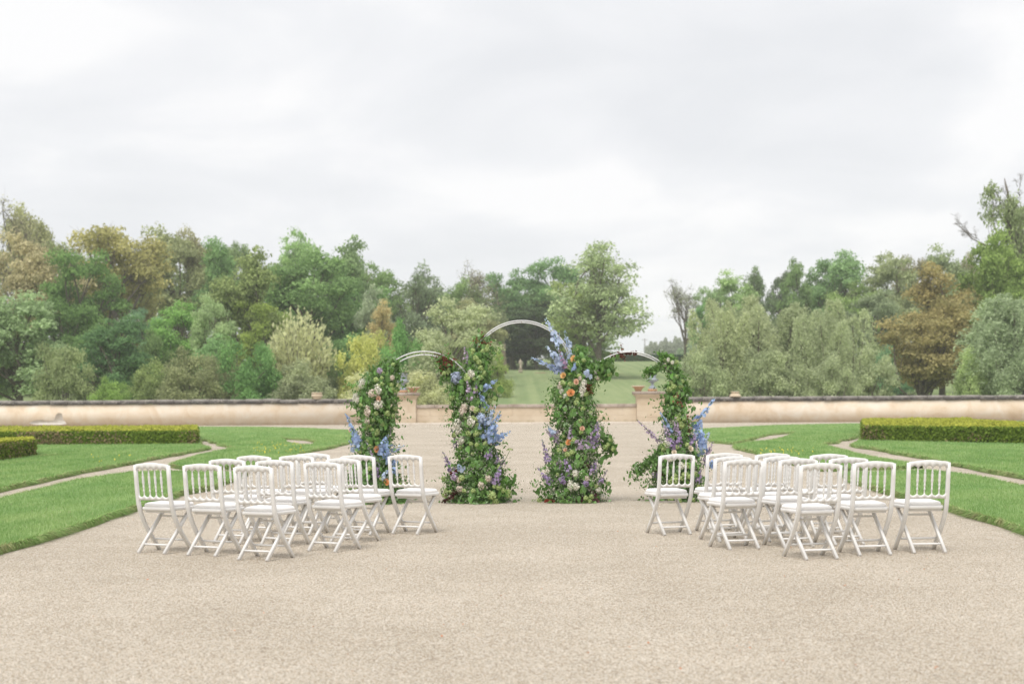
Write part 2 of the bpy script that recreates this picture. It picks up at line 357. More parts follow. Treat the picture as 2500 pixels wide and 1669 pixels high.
LAWN_Z = .085
def P(lst): return [gp(u, v, z) for u, v, z in lst]
L = LAWN_Z
lawns = {
 'near_left': ([(-900,1620,0),(0,1353,0),(77,1332,0),(153,1307,0),(230,1284,0),(268,1267,0),(345,1244,0),(440,1211,0),(520,1195,0),(571,1175,0),(602,1161,0),
                (603,1152,L),(560,1150,L),(430,1149,L),(330,1150,L),(192,1169,L),(0,1217,L),(-900,1440,L)], []),
 'hedge_left': ([(-1500,1500,0),(0,1201.6,0),(76.6,1184,0),(191.6,1157.5,0),(330,1132.6,0),(406,1117,0),(479,1104,0),(512,1098,0),(511,1091,L),(489,1085,L),
                 (486,1048,L),(300,1042,L),(0,1041.5,L),(-1500,1047,L)], [[(96,1112,L),(142,1107,L),(146,1110,L),(100,1114,L)]]),
 'far_left': ([(864,1050,L),(874,1074,0),(865,1082,0),(835,1088,0),(807,1096,0),(767,1102,0),(720,1116,0),(680,1130,0),(640,1140,0),(560,1147,0),(460,1147,0),(427,1143,0),
               (419,1131,L),(479,1111.6,L),(548,1097,L),(576,1089,L),(535,1088.5,0),(533,1083,0),(515,1083,0),(510,1078,0),(490,1076,0),
               (488,1050,L),(475,1041,L),(620,1041,L),(750,1044,L)], [[(690,1068,L),(740,1070,L),(772,1076,L),(764,1083.5,L),(735,1084,L),(704,1079,L)]]),
 'near_right': ([(2056,1160,0),(2068,1172,0),(2119,1192.5,0),(2177,1211,0),(2240,1226,0),(2313,1247,0),(2367,1264,0),(2415,1277.6,0),(2459,1291,0),(2500,1305,0),(3300,1570,0),
                 (3300,1400,L),(2500,1185.7,L),(2381,1160,L),(2313,1151.6,L),(2258,1146,L),(2150,1150,L),(2060,1153,L)], []),
 'hedge_right': ([(2079,1091,0),(2143,1100.5,0),(2211,1114,0),(2258,1121,0),(2313,1134.6,0),(2381,1148,0),(2500,1170,0),(4000,1470,0),
                  (4000,1030,L),(2500,1027,L),(2300,1030,L),(2101,1034,L),(2102,1074,L),(2080,1083,L)], []),
 'far_right': ([(1702,1046,L),(1722,1072,0),(1744,1082,0),(1790,1085.5,0),(1830,1076,0),(1877,1063,0),(1945,1057.5,0),(1918,1065,L),(1884,1073,L),(1829,1078,L),(1795,1084,L),
                (1793,1093,0),(1799,1098,0),(1836,1106,0),(1885,1118,0),(1945,1138,0),(2003,1151,0),(2060,1151,0),(2119,1148,0),(2200,1147,0),(2245,1141,0),
                (2252,1133,L),(2187,1124,L),(2136,1116,L),(2075,1102,L),(2027,1088.6,L),(2006,1084,L),(2014,1085.5,0),(2045,1083,0),(2048,1077,0),(2071,1076,0),(2098,1067,0),
                (2098,1033,L),(1904,1036.5,L)], []),
}
def smooth_poly(p, it=1):
    # a touch of unevenness so the cut edges are not ruled lines
    out = []
    n = len(p)
    for i in range(n):
        a, c = np.array(p[i]), np.array(p[(i+1) % n]); k = max(1, int(np.linalg.norm(c-a)/1.2)); k = min(k, 30)
        for j in range(k):
            q = a + (c-a)*j/k
            if j: q = q + rng.normal(size=2)*.025
            out.append(q)
    return [tuple(q) for q in out]
lawn_tris = []; lawn_edges = []
for nm, (outer, holes) in lawns.items():
    polys = [smooth_poly(P(outer))] + [smooth_poly(P(h)) for h in holes]
    pts = [q for pl in polys for q in pl]
    tri = tessellate_polygon([[Vector((x, y, 0)) for x, y in pl] for pl in polys])
    A = np.array(pts); tri = np.array(tri)
    # keep every face pointing up
    a, b_, c_ = A[tri[:, 0]], A[tri[:, 1]], A[tri[:, 2]]
    cr = (b_[:, 0]-a[:, 0])*(c_[:, 1]-a[:, 1]) - (b_[:, 1]-a[:, 1])*(c_[:, 0]-a[:, 0])
    tri[cr < 0] = tri[cr < 0][:, ::-1]
    V = np.column_stack([A, np.full(len(A), LAWN_Z)])
    lawn = ob('lawn', mesh_np('lawn', V, tri, M['lawn'])); lawn['kind'] = 'structure'
    lawn_tris.append(A[tri])
    V2 = []; Q = []; k = 0
    for pl in polys:
        pl = np.array(pl); n = len(pl)
        ar = np.sum(pl[:, 0]*np.roll(pl[:, 1], -1) - np.roll(pl[:, 0], -1)*pl[:, 1])
        if pl is not None:
            top = np.column_stack([pl, np.full(n, LAWN_Z)]); tg = np.roll(pl, -1, 0) - np.roll(pl, 1, 0); nr_ = np.column_stack([tg[:, 1], -tg[:, 0]]); nr_ /= np.linalg.norm(nr_, axis=1)[:, None] + 1e-9
            nr_ = nr_ if ar > 0 else -nr_
            if pl is not polys[0] and len(pl) < 40 and len(V2): nr_ = -nr_*.3
            bot = np.column_stack([pl + nr_*rng.uniform(.0, .035, n)[:, None], np.full(n, -.01)])
            V2 += [top, bot]; Q += [[k+i, k+(i+1) % n, k+n+(i+1) % n, k+n+i] for i in range(n)]; k += 2*n
            lawn_edges.append((pl, ar > 0))
    ob('turf_edge', mesh_np('turf_edge', np.vstack(V2), np.array(Q), M['turf_edge']), lawn)

# grass blades
T = np.vstack(lawn_tris); ctr = T.mean(1)
sub = []
def split(T, k):
    for _ in range(k):
        e = np.stack([np.linalg.norm(T[:, (i+1) % 3]-T[:, i], axis=1) for i in range(3)], 1)
        big = e.max(1) > 3.0
        if not big.any(): break
        keep = T[~big]; B = T[big]; j = e[big].argmax(1); r = np.arange(len(B))
        p0, p1, p2 = B[r, j], B[r, (j+1) % 3], B[r, (j+2) % 3]; mdl = (p0+p1)/2
        T = np.vstack([keep, np.stack([p0, mdl, p2], 1), np.stack([mdl, p1, p2], 1)])
    return T
T = split(T, 14)
ctr = T.mean(1); vis = (np.abs(ctr[:, 0]) < ctr[:, 1]*.36 + 3) & (ctr[:, 1] > 7)
T = T[vis]; ctr = ctr[vis]
ar = .5*np.abs((T[:, 1, 0]-T[:, 0, 0])*(T[:, 2, 1]-T[:, 0, 1]) - (T[:, 1, 1]-T[:, 0, 1])*(T[:, 2, 0]-T[:, 0, 0]))
w = ar/np.maximum(ctr[:, 1], 8)**2.0
NB_ = 420000
idx = rng.choice(len(T), NB_, p=w/w.sum()); r1 = np.sqrt(rng.random(NB_)); r2 = rng.random(NB_)
pt = T[idx, 0]*(1-r1)[:, None] + T[idx, 1]*(r1*(1-r2))[:, None] + T[idx, 2]*(r1*r2)[:, None]
def blades(pt, z0, h, wd, lean, tone):
    n = len(pt); az = rng.random(n)*2*math.pi; la = rng.random(n)*2*math.pi
    s = np.stack([np.cos(az), np.sin(az)], 1)*wd[:, None]/2; l = np.stack([np.cos(la), np.sin(la)], 1)*lean[:, None]
    V = np.zeros((n, 3, 3)); V[:, 0, :2] = pt - s; V[:, 1, :2] = pt + s; V[:, 2, :2] = pt + l
    V[:, 0, 2] = V[:, 1, 2] = z0 - .01; V[:, 2, 2] = z0 + h
    return V.reshape(-1, 3), np.arange(3*n).reshape(n, 3), np.repeat(tone, 3)
Dp = pt[:, 1]; h = rng.uniform(.02, .05, NB_)*np.clip(Dp/25, .9, 1.3); wd = .007*np.clip(Dp/14, .8, 3.5)
V, F, tn = blades(pt, LAWN_Z, h, wd, rng.uniform(.0, .03, NB_), np.clip(rng.normal(.45, .2, NB_), 0, 1))
tag(ob('grass', mesh_np('grass', V, F, M['blade'], tn)), 'short mown green grass covering the cut lawns', 'grass', kind='stuff')
# ragged tufts along the cut edges
EP = []; EN = []
for pl, ccw in lawn_edges:
    d = np.roll(pl, -1, 0) - pl; ln = np.linalg.norm(d, axis=1)
    for i in range(len(pl)):
        Dm = max(pl[i][1], 8)
        if abs(pl[i][0]) > Dm*.38+2 or pl[i][1] < 7: continue
        k = int(ln[i]*9000/Dm)
        if k < 1: continue
        t = rng.random(k)[:, None]; nrm = np.array([d[i][1], -d[i][0]])/(ln[i]+1e-9)
        if not ccw: nrm = -nrm
        EP.append(pl[i] + d[i]*t); EN.append(np.repeat(nrm[None], k, 0))
EP = np.vstack(EP); EN = np.vstack(EN); n = len(EP)
sc_ = np.clip(EP[:, 1]/14, .8, 3); wd = .008*sc_; az = rng.random(n)*2*math.pi
s_ = np.stack([np.cos(az), np.sin(az)], 1)*wd[:, None]/2
z0 = np.where(rng.random(n) < .6, LAWN_Z, rng.uniform(.0, LAWN_Z, n)); out = (rng.uniform(-.01, .10, n)*(1+.6*np.sin(EP[:, 0]*3.1+EP[:, 1]*2.3)))[:, None]; up = rng.uniform(-.09, .045, n)
V = np.zeros((n, 3, 3)); V[:, 0, :2] = EP - s_; V[:, 1, :2] = EP + s_; V[:, 2, :2] = EP + EN*out + rng.normal(size=(n, 2))*.015
V[:, 0, 2] = V[:, 1, 2] = z0; V[:, 2, 2] = np.maximum(z0 + up, .004)
tag(ob('edge_grass', mesh_np('edge_grass', V.reshape(-1, 3), np.arange(3*n).reshape(n, 3), M['edge_blade'], np.repeat(np.clip(rng.normal(.5, .25, n), 0, 1), 3))),
    'longer straw-tinged grass fringing the cut lawn edges', 'grass', kind='stuff')

# loose stones on the gravel
NP = 130000
Dp = 1/rng.uniform(1/24, 1/6.8, NP); Xp = rng.uniform(-.40, .40, NP)*Dp
r = rng.uniform(.0022, .0042, NP)*np.clip(Dp/11, .9, 1.6); az = rng.random(NP)*2*math.pi
V = np.zeros((NP, 5, 3))
for k in range(4):
    q = az + k*math.pi/2 + rng.normal(size=NP)*.25; rr = r*rng.uniform(.75, 1.25, NP)
    V[:, k, 0] = Xp + rr*np.cos(q); V[:, k, 1] = Dp + rr*np.sin(q); V[:, k, 2] = .0005
V[:, 4, 0] = Xp; V[:, 4, 1] = Dp; V[:, 4, 2] = r*rng.uniform(.6, 1.1, NP)
base = np.arange(NP)[:, None]*5
F = np.concatenate([base + np.array([[k, (k+1) % 4, 4]]) for k in range(4)])
tag(ob('gravel_stones', mesh_np('gravel_stones', V.reshape(-1, 3), F, M['pebble'], np.repeat(rng.random(NP), 5))), 'loose beige and grey stones lying on the gravel court', 'gravel', kind='stuff')
# petals dropped on the gravel
n = 60
mb = MB()
for i in range(n):
    D = 1/rng.uniform(1/20, 1/7.6); x = rng.uniform(-.3, .3)*D; s = rng.uniform(.006, .012); q = rng.random()*6.28
    c, s2 = math.cos(q)*s, math.sin(q)*s
    mb.add([[x-c, D-s2, .012], [x+s2*.7, D-c*.7, .014], [x+c, D+s2, .02], [x-s2*.7, D+c*.7, .013]], quads=[[0, 1, 2, 3]], tone=rng.random())
o = ob('fallen_petals', mb.mesh('fallen_petals', M['petal'], tone=True)); o.color = (.55, .20, .06, 1)
tag(o, 'tiny orange petals dropped on the foreground gravel', 'petals', kind='stuff')

# dandelions in the lawns
def yellow(name, us, vs, n, label):
    mb = MB()
    for i in range(n):
        x, y = gp(rng.uniform(*us), rng.uniform(*vs), LAWN_Z); r = .015
        th = np.arange(6)*math.pi/3
        mb.add(np.vstack([np.column_stack([x+r*np.cos(th), y+r*np.sin(th), np.full(6, LAWN_Z+.045)]), [[x, y, LAWN_Z+.065]], [[x, y, LAWN_Z]]]), [[k, (k+1) % 6, 6] for k in range(6)] + [[k, 7, (k+1) % 6] for k in range(6)], tone=rng.random())
    o = ob(name, mb.mesh(name, M['petal'], tone=True)); o.color = (.85, .78, .16, 1); tag(o, label, 'flowers', kind='stuff')
yellow('dandelions', (605, 745), (1080, 1108), 60, 'scatter of yellow dandelions in the lawn behind the left chairs')
yellow('dandelions', (205, 345), (1104, 1130), 10, 'few yellow dandelions in the lawn below the long left hedge')
yellow('dandelions', (1840, 1990), (1094, 1112), 34, 'scatter of yellow dandelions in the lawn behind the right chairs')

# ------------------------------------------------------------------ garden wall, piers, urns
def bevel_box_mesh(name, d, mat, bev=.02):
    bm = bmesh.new(); bmesh.ops.create_cube(bm, size=1); bmesh.ops.scale(bm, vec=d, verts=bm.verts)
    bmesh.ops.bevel(bm, geom=bm.edges[:], offset=bev, segments=1, affect='EDGES')
    me = bpy.data.meshes.new(name); bm.to_mesh(me); bm.free(); me.materials.append(mat); return me
Y = WALL_D
def side_wall(x0, x1, label):
    root = ob('garden_wall', None, loc=((x0+x1)/2, Y, 0)); tag(root, label, 'wall', 'rendered garden walls')
    w = x1-x0; 
    mb = MB(); mb.box((0, .2, .76), (w, .4, 1.56)); ob('wall_face', mb.mesh('wall_face', M['render']), root)
    n = int(round(w/1.25)); s = w/n
    # weathered coping with a sloped top
    prof = [(-.075, 1.545), (-.08, 1.60), (-.07, 1.72), (-.03, 1.80), (.1, 1.85), (.3, 1.85), (.44, 1.79), (.48, 1.60), (.475, 1.545)]
    for v in range(3):
        pass
    metas = []
    for v in range(4):
        j = rng.normal(size=(2, len(prof), 2))*.012; k = len(prof); L_ = s - .012
        V = [[sx*L_/2, a + j[i, q, 0], c + j[i, q, 1]] for i, sx in enumerate((-1, 1)) for q, (a, c) in enumerate(prof)]
        quads = [[q, (q+1) % k, k+(q+1) % k, k+q] for q in range(k)]
        tr = [[0, q+1, q] for q in range(1, k-1)] + [[k, k+q, k+q+1] for q in range(1, k-1)]
        m_ = MB(); m_.add(V, tr, quads); metas.append(m_.mesh('coping_stone', M['coping']))
    for i in range(n):
        ob('coping_stone', metas[rng.integers(4)], root, (-w/2 + s*(i+.5), rng.normal()*.008, rng.normal()*.008), (0, rng.normal()*.004, 0))
    return root
PX0, PX1 = xz(945, 985, Y)[0], xz(1016, 985, Y)[0]       # piers
QX0, QX1 = xz(1554, 985, Y)[0], xz(1629, 985, Y)[0]
wl = side_wall(-52, PX0 - .02, 'long ochre rendered garden wall left of the arches, white plaster patch low down')
wr = side_wall(QX1 + .02, 52, 'long ochre rendered garden wall right of the arches, with dark lichen coping')
# bare plaster patch
pp = [(70,1033),(82,1026),(100,1024),(118,1027),(132,1025),(137,1012),(143,1007),(151,1009),(154,1022),(163,1034),(150,1036),(110,1036),(85,1036)]
V = [(xz(u, v, Y)[0] - wl.location.x, -.004 - .004*(i % 2), xz(u, v, Y)[1]) for i, (u, v) in enumerate(pp)]
t = tessellate_polygon([[Vector((a, c, 0)) for a, _, c in V]])
V3 = V + [(a, .01, c) for a, _, c in V]; k = len(V)
mb = MB(); mb.add(V3, list(t), [[i, (i+1) % k, k+(i+1) % k, k+i] for i in range(k)]); ob('plaster_patch', mb.mesh('plaster_patch', M['plaster']), wl)['label'] = 'bare white plaster patch'
# hairline cracks as thin recess-coloured ribs are left to the render's own stains

def pier(x0, x1, label):
    w = x1-x0; root = ob('gate_pier', None, loc=((x0+x1)/2, Y-.12, 0)); tag(root, label, 'pier', 'stone piers flanking the low wall')
    courses = [0, .42, .86, 1.32, 1.78]
    mb = MB(); mb.box((0, .4, .9), (w-.06, w*.45-.06, 1.76)); ob('pier_core', mb.mesh('pier_core', M['stone']), root)
    for i in range(4):
        z0, z1 = courses[i], courses[i+1]; cut = rng.uniform(-.18, .18)*w if i % 2 else rng.uniform(.1, .28)*w
        for a, c in ((-w/2, cut), (cut, w/2)):
            me = bevel_box_mesh('stone_block', (c-a-.006, w*.45, z1-z0-.006), M['stone'], .008)
            ob('stone_block', me, root, ((a+c)/2, .4 + rng.normal()*.003, (z0+z1)/2))
    mb = MB()
    pr = [(w/2+.0, 1.78), (w/2+.05, 1.84), (w/2+.06, 1.93), (w/2+.17, 2.0), (w/2+.2, 2.06)]
    dy = w*.225
    V = []; q = []
    for i, (e_, z) in enumerate(pr):
        o_ = e_-w/2; V += [[-e_, .4-dy-o_, z], [e_, .4-dy-o_, z], [e_, .4+dy+o_, z], [-e_, .4+dy+o_, z]]
    for i in range(len(pr)-1): q += [[4*i+j, 4*i+(j+1) % 4, 4*i+4+(j+1) % 4, 4*i+4+j] for j in range(4)]
    q += [[3, 2, 1, 0], [4*len(pr)-4, 4*len(pr)-3, 4*len(pr)-2, 4*len(pr)-1]]
    mb.add(V, None, q); ob('cornice', mb.mesh('cornice', M['stone']), root)
    mb = MB(); mb.box((0, .4, 2.165), (w+.48, w*.45+.48, .2)); ob('cap_slab', mb.mesh('cap_slab', M['stone_coping']), root)
    return root
pl_ = pier(PX0, PX1, 'limestone pier behind the leftmost flower column, carrying a grey urn')
pr_ = pier(QX0, QX1, 'limestone pier left of the rightmost flower column, carrying a grey urn')
# low wall between the piers
x0, x1 = PX1 + .004, QX0 - .004
root = ob('low_wall', None, loc=((x0+x1)/2, Y, 0)); tag(root, 'low pale limestone wall seen through the arches between the piers', 'wall')
w = x1-x0; n = 8; s = w/n
mb = MB(); mb.box((0, .25, .58), (w, .36, 1.16)); ob('wall_core', mb.mesh('wall_core', M['stone']), root)
for c in range(2):
    bw = [s]*n if c == 0 else [s/2] + [s]*(n-1) + [s/2]; x = -w/2
    for q in bw:
        me = bevel_box_mesh('stone_block', (q-.007, .42, .58-.007), M['stone'], .008); ob('stone_block', me, root, (x+q/2, .25+rng.normal()*.004, .29+c*.58)); x += q
for i in range(12):
    me = bevel_box_mesh('coping_stone', (w/12-.01, .62, .235), M['stone_coping'], .03); ob('coping_stone', me, root, (-w/2+w/12*(i+.5), .25, 1.282+rng.normal()*.004))
mb = MB()   # pale kerb in front of the low wall
kx0, kx1 = xz(955, 985, Y)[0], xz(1640, 985, Y)[0]
k = ob('kerb', None, loc=(0, Y-1.05, 0)); k['kind'] = 'structure'
for i in range(14):
    a = kx0 + (kx1-kx0)*i/14; c = kx0 + (kx1-kx0)*(i+1)/14
    ob('kerb_stone', bevel_box_mesh('kerb_stone', (c-a-.01, .5, .14), M['kerb'], .02), k, ((a+c)/2, 0, .055+rng.normal()*.003))

def urn(x, z, label, plant_label, col, spiky):
    root = ob('urn', None, loc=(x, Y+.28, z)); tag(root, label, 'urn', 'tall urns on the piers')
    mb = MB(); mb.box((0, 0, .09), (.62, .62, .18)); ob('plinth', mb.mesh('plinth', M['terracotta']), root)
    mb = MB(); mb.box((0, 0, .215), (.5, .5, .07)); mb.lathe([(0, .25), (.25, .25), (.25, .29), (.2, .33), (.13, .40), (.09, .47), (.085, .55), (.13, .57), (.13, .61), (.09, .63)], 20)
    ob('foot', mb.mesh('foot', M['urn'], True), root)
    mb = MB(); mb.lathe([(.06, .62), (.16, .64), (.27, .70), (.34, .78), (.36, .84)], 28, flute=.03); mb.lathe([(.36, .84), (.365, .87), (.28, .90), (.265, .95)], 28)
    mb.lathe([(.265, .95), (.27, 1.1), (.29, 1.22), (.33, 1.30), (.40, 1.34), (.42, 1.36), (.41, 1.39), (.36, 1.39), (.30, 1.30), (0, 1.28)], 28)
    ob('bowl', mb.mesh('bowl', M['urn'], True), root)
    for s in (-1, 1):
        mb = MB(); th = np.linspace(-.4, math.pi*.9, 9); mb.tube(np.column_stack([s*(.33+.10*np.sin(th)), th*0, .82-.09*np.cos(th)]), .022, 6); ob('handle', mb.mesh('handle', M['urn'], True), root)
    pl = ob('urn_plant', None, loc=(x, Y+.28, z+1.27)); tag(pl, plant_label, 'plant')
    n = 160 if spiky else 260; Dr = rdir(n); Dr[:, 2] = np.abs(Dr[:, 2]) + (.7 if spiky else .2); Dr = unit(Dr); A_, B_ = perp(Dr)
    ln = rng.uniform(.18, .5, n) if spiky else rng.uniform(.08, .3, n)
    V, F = rhombi(Dr*ln[:, None]*.5 + np.array([0, 0, .02]) + rng.normal(size=(n, 3))*[.12, .12, .02], Dr, A_, ln/2, .025 if spiky else .05)
    o = ob('leaves', mesh_np('leaves', V, F, M['leaf'], np.repeat(rng.random(n), 4)), pl); o.color = (*col, 1)
urn(xz(984, 985, Y)[0], 2.266, 'grey blue urn on the pier behind the leftmost flower column', 'low greenery in the urn on the pier behind the leftmost flower column', (.18, .2, .1), False)
urn(xz(1594, 985, Y)[0], 2.266, 'grey blue urn on the pier beside the rightmost flower column', 'tall dry spiky plant in the urn beside the rightmost flower column', (.32, .25, .12), True)
def bowl_pot(x, y, z, label, plabel, sc_=1.0):
    root = ob('shallow_pot', None, loc=(x, y, z), scale=(sc_,)*3); tag(root, label, 'pot', 'shallow terracotta pots')
    mb = MB(); mb.lathe([(0, 0), (.22, 0), (.23, .05), (.30, .22), (.46, .33), (.49, .37), (.45, .40), (.36, .34), (0, .32)], 24); ob('bowl', mb.mesh('bowl', M['terracotta'], True), root)
    mb = MB(); mb.lathe([(.485, .345), (.51, .36), (.51, .395), (.485, .41)], 24); ob('rim', mb.mesh('rim', M['stone'], True), root)
    pl = ob('pot_plant', None, loc=(x, y, z+.33*sc_)); tag(pl, plabel, 'plant')
    n = 160; Dr = rdir(n); Dr[:, 2] = np.abs(Dr[:, 2])+.1; Dr = unit(Dr); A_, B_ = perp(Dr); ln = rng.uniform(.06, .16, n)
    V, F = rhombi(Dr*ln[:, None]*.5 + rng.uniform(-.3, .3, (n, 3))*[1, 1, 0], Dr, A_, ln/2, .035); o = ob('leaves', mesh_np('leaves', V, F, M['leaf'], np.repeat(rng.random(n), 4)), pl); o.color = (.28, .34, .26, 1)
bowl_pot(xz(1009, 985, Y)[0], Y+.1, 2.266, 'shallow terracotta bowl planter on the pier behind the leftmost flower column', 'pale succulents in the bowl on the pier behind the leftmost flower column')
bowl_pot(xz(1559, 985, Y)[0], Y+.1, 2.266, 'shallow terracotta bowl planter on the pier beside the rightmost flower column', 'pale succulents in the bowl beside the rightmost flower column')
def squat(u, label, plabel, prof, n, fl):
    x = xz(u, 985, Y)[0]; root = ob('stone_planter', None, loc=(x, Y+.2, 1.845)); tag(root, label, 'planter', 'squat planters on the side walls')
    mb = MB(); mb.lathe(prof[0], n, flute=fl); ob('bowl', mb.mesh('bowl', M['stone'], True), root)
    mb = MB(); mb.lathe(prof[1], 24); ob('rim', mb.mesh('rim', M['stone'], True), root)
    mb = MB(); mb.lathe(prof[2], 24); ob('foot', mb.mesh('foot', M['stone'], True), root)
    pl = ob('planter_plant', None, loc=(x, Y+.2, 1.845+prof[1][-1][1]-.04)); tag(pl, plabel, 'plant')
    k = 120; Dr = rdir(k); Dr[:, 2] = np.abs(Dr[:, 2])+.1; Dr = unit(Dr); A_, B_ = perp(Dr); ln = rng.uniform(.06, .18, k)
    V, F = rhombi(Dr*ln[:, None]*.5 + rng.uniform(-.16, .16, (k, 3))*[1, 1, 0], Dr, A_, ln/2, .03); o = ob('leaves', mesh_np('leaves', V, F, M['leaf'], np.repeat(rng.random(k), 4)), pl); o.color = (.22, .34, .26, 1)
squat(773, 'squat fluted stone planter on the left garden wall', 'blue green succulents in the planter on the left wall',
      ([(.26, .08), (.36, .14), (.40, .24), (.37, .34), (.30, .38)], [(.30, .38), (.39, .40), (.40, .47), (.34, .48), (.30, .44), (0, .43)], [(0, 0), (.30, 0), (.30, .06), (.26, .09)]), 28, .04)
squat(1796, 'squat stepped stone planter on the right garden wall', 'blue green succulents in the planter on the right wall',
      ([(.37, .10), (.34, .18), (.26, .26), (.23, .30)], [(.23, .30), (.32, .32), (.33, .37), (.28, .38), (.22, .35), (0, .34)], [(0, 0), (.42, 0), (.42, .09), (.36, .105)]), 24, None)

# ------------------------------------------------------------------ clipped hedges
def hedge(corners, z0, z1, label, na, nt, leaf):
    """corners: front-left, front-right, back-right, back-left on the ground"""
    c = [np.array(p) for p in corners]; ctr = sum(c)/4; root = ob('clipped_hedge', None, loc=(ctr[0], ctr[1], z0)); tag(root, label, 'hedge', 'clipped box hedges')
    c = [p-ctr for p in c]; H = z1-z0
    mb = MB(); ins = .06
    cc = [p*(1-ins/np.linalg.norm(p)) for p in c]
    V = [[*p, 0] for p in cc] + [[*p, H-.05] for p in cc]
    mb.add(V, None, [[3, 2, 1, 0], [4, 5, 6, 7]] + [[i, (i+1) % 4, 4+(i+1) % 4, 4+i] for i in range(4)]); ob('branch_core', mb.mesh('branch_core', M['hedge_core']), root)
    # side leaves
    P_ = []; N_ = []
    per = [np.linalg.norm(c[(i+1) % 4]-c[i]) for i in range(4)]; wgt = np.array([per[0]*3, per[1], per[2]*.3, per[3]]); cnt = (na*wgt/wgt.sum()).astype(int)
    for i in range(4):
        d = c[(i+1) % 4]-c[i]; t = rng.random(cnt[i])[:, None]; nr = np.array([d[1], -d[0]])/per[i]; z = rng.random(cnt[i])*H
        q = c[i] + d*t + nr*(rng.normal(size=(cnt[i], 1))*.03 + .03*np.sin(t*per[i]*2.3))
        P_.append(np.column_stack([q, z])); N_.append(np.repeat([[*nr, .25]], cnt[i], 0))
    P_ = np.vstack(P_); N_ = unit(np.vstack(N_) + rng.normal(size=(len(P_), 3))*.5); A_, B_ = perp(N_); sz = leaf*rng.uniform(.6, 1.3, len(P_))
    # thin brownish gaps where the growth is sparse
    keep = (np.sin(P_[:, 0]*1.7+1)+np.sin(P_[:, 0]*.6)+rng.normal(size=len(P_))*.8 + P_[:, 2]/H*2.2) > -.9
    V, F = rhombi(P_, A_, B_, sz, sz*.6)
    V = V.reshape(-1, 4, 3)[keep].reshape(-1, 3); F = np.arange(len(V)).reshape(-1, 4); tn = np.clip(rng.normal(.45, .22, len(F)) + P_[keep, 0]*0, 0, 1)
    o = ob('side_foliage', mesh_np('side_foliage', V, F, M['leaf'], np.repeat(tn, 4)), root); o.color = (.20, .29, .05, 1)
    tw = rng.random(len(F)) < .5*np.clip(.5+.5*np.sin(P_[keep, 0]*.9+.7)+.35*np.sin(P_[keep, 0]*2.3)-.4*P_[keep, 2]/H, 0, 1)
    Vt = (V.reshape(-1, 4, 3)[tw] + [0, -.02, 0]).reshape(-1, 3); o = ob('twiggy_growth', mesh_np('twiggy_growth', Vt, np.arange(len(Vt)).reshape(-1, 4), M['leaf'], np.repeat(rng.random(int(tw.sum())), 4)), root); o.color = (.34, .27, .15, 1)
    # new yellow-green growth on the clipped top
    q = rng.random((nt, 2)); P2 = (c[0][None]*(1-q[:, :1]) + c[1][None]*q[:, :1])*(1-q[:, 1:]) + (c[3][None]*(1-q[:, :1]) + c[2][None]*q[:, :1])*q[:, 1:]
    P2 = P2*1.004; P3 = np.column_stack([P2, H + rng.uniform(-.06, .05, nt) + .03*np.sin(P2[:, 0]*1.3)*np.cos(P2[:, 1]*1.1) + .02*np.sin(P2[:, 0]*3.1+1)])
    N_ = unit(np.array([0, -.3, 1.]) + rng.normal(size=(nt, 3))*.55); A_, B_ = perp(N_); sz = leaf*rng.uniform(.7, 1.5, nt)
    V, F = rhombi(P3, A_, B_, sz, sz*.65)
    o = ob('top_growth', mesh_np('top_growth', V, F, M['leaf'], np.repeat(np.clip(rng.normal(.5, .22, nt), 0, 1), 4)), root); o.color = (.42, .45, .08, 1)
a = gp(479, 1083, L); bq = gp(-160, 1086.5, L)
hedge([(bq[0], bq[1]-.3), a, (xz(480, 985, 60.5)[0], 60.5), (bq[0]-4, 60)], .08, .55, 'long clipped box hedge across the left lawn, ending beyond the chairs', 26000, 30000, .05)
a = gp(83, 1112, L); bq = gp(-160, 1145, L)
hedge([bq, a, (xz(80, 985, a[1]+2.6)[0], a[1]+2.6), (bq[0]-1.5, bq[1]+2.8)], .08, .52, 'short clipped box hedge cut off by the left edge of the picture', 9000, 9000, .04)
a = gp(2108, 1074, L); bq = gp(2660, 1086, L)
hedge([a, bq, (bq[0]+4, 68.5), (xz(2106, 985, 67.5)[0], 67.5)], .08, .60, 'long clipped box hedge across the right lawn', 26000, 30000, .055)

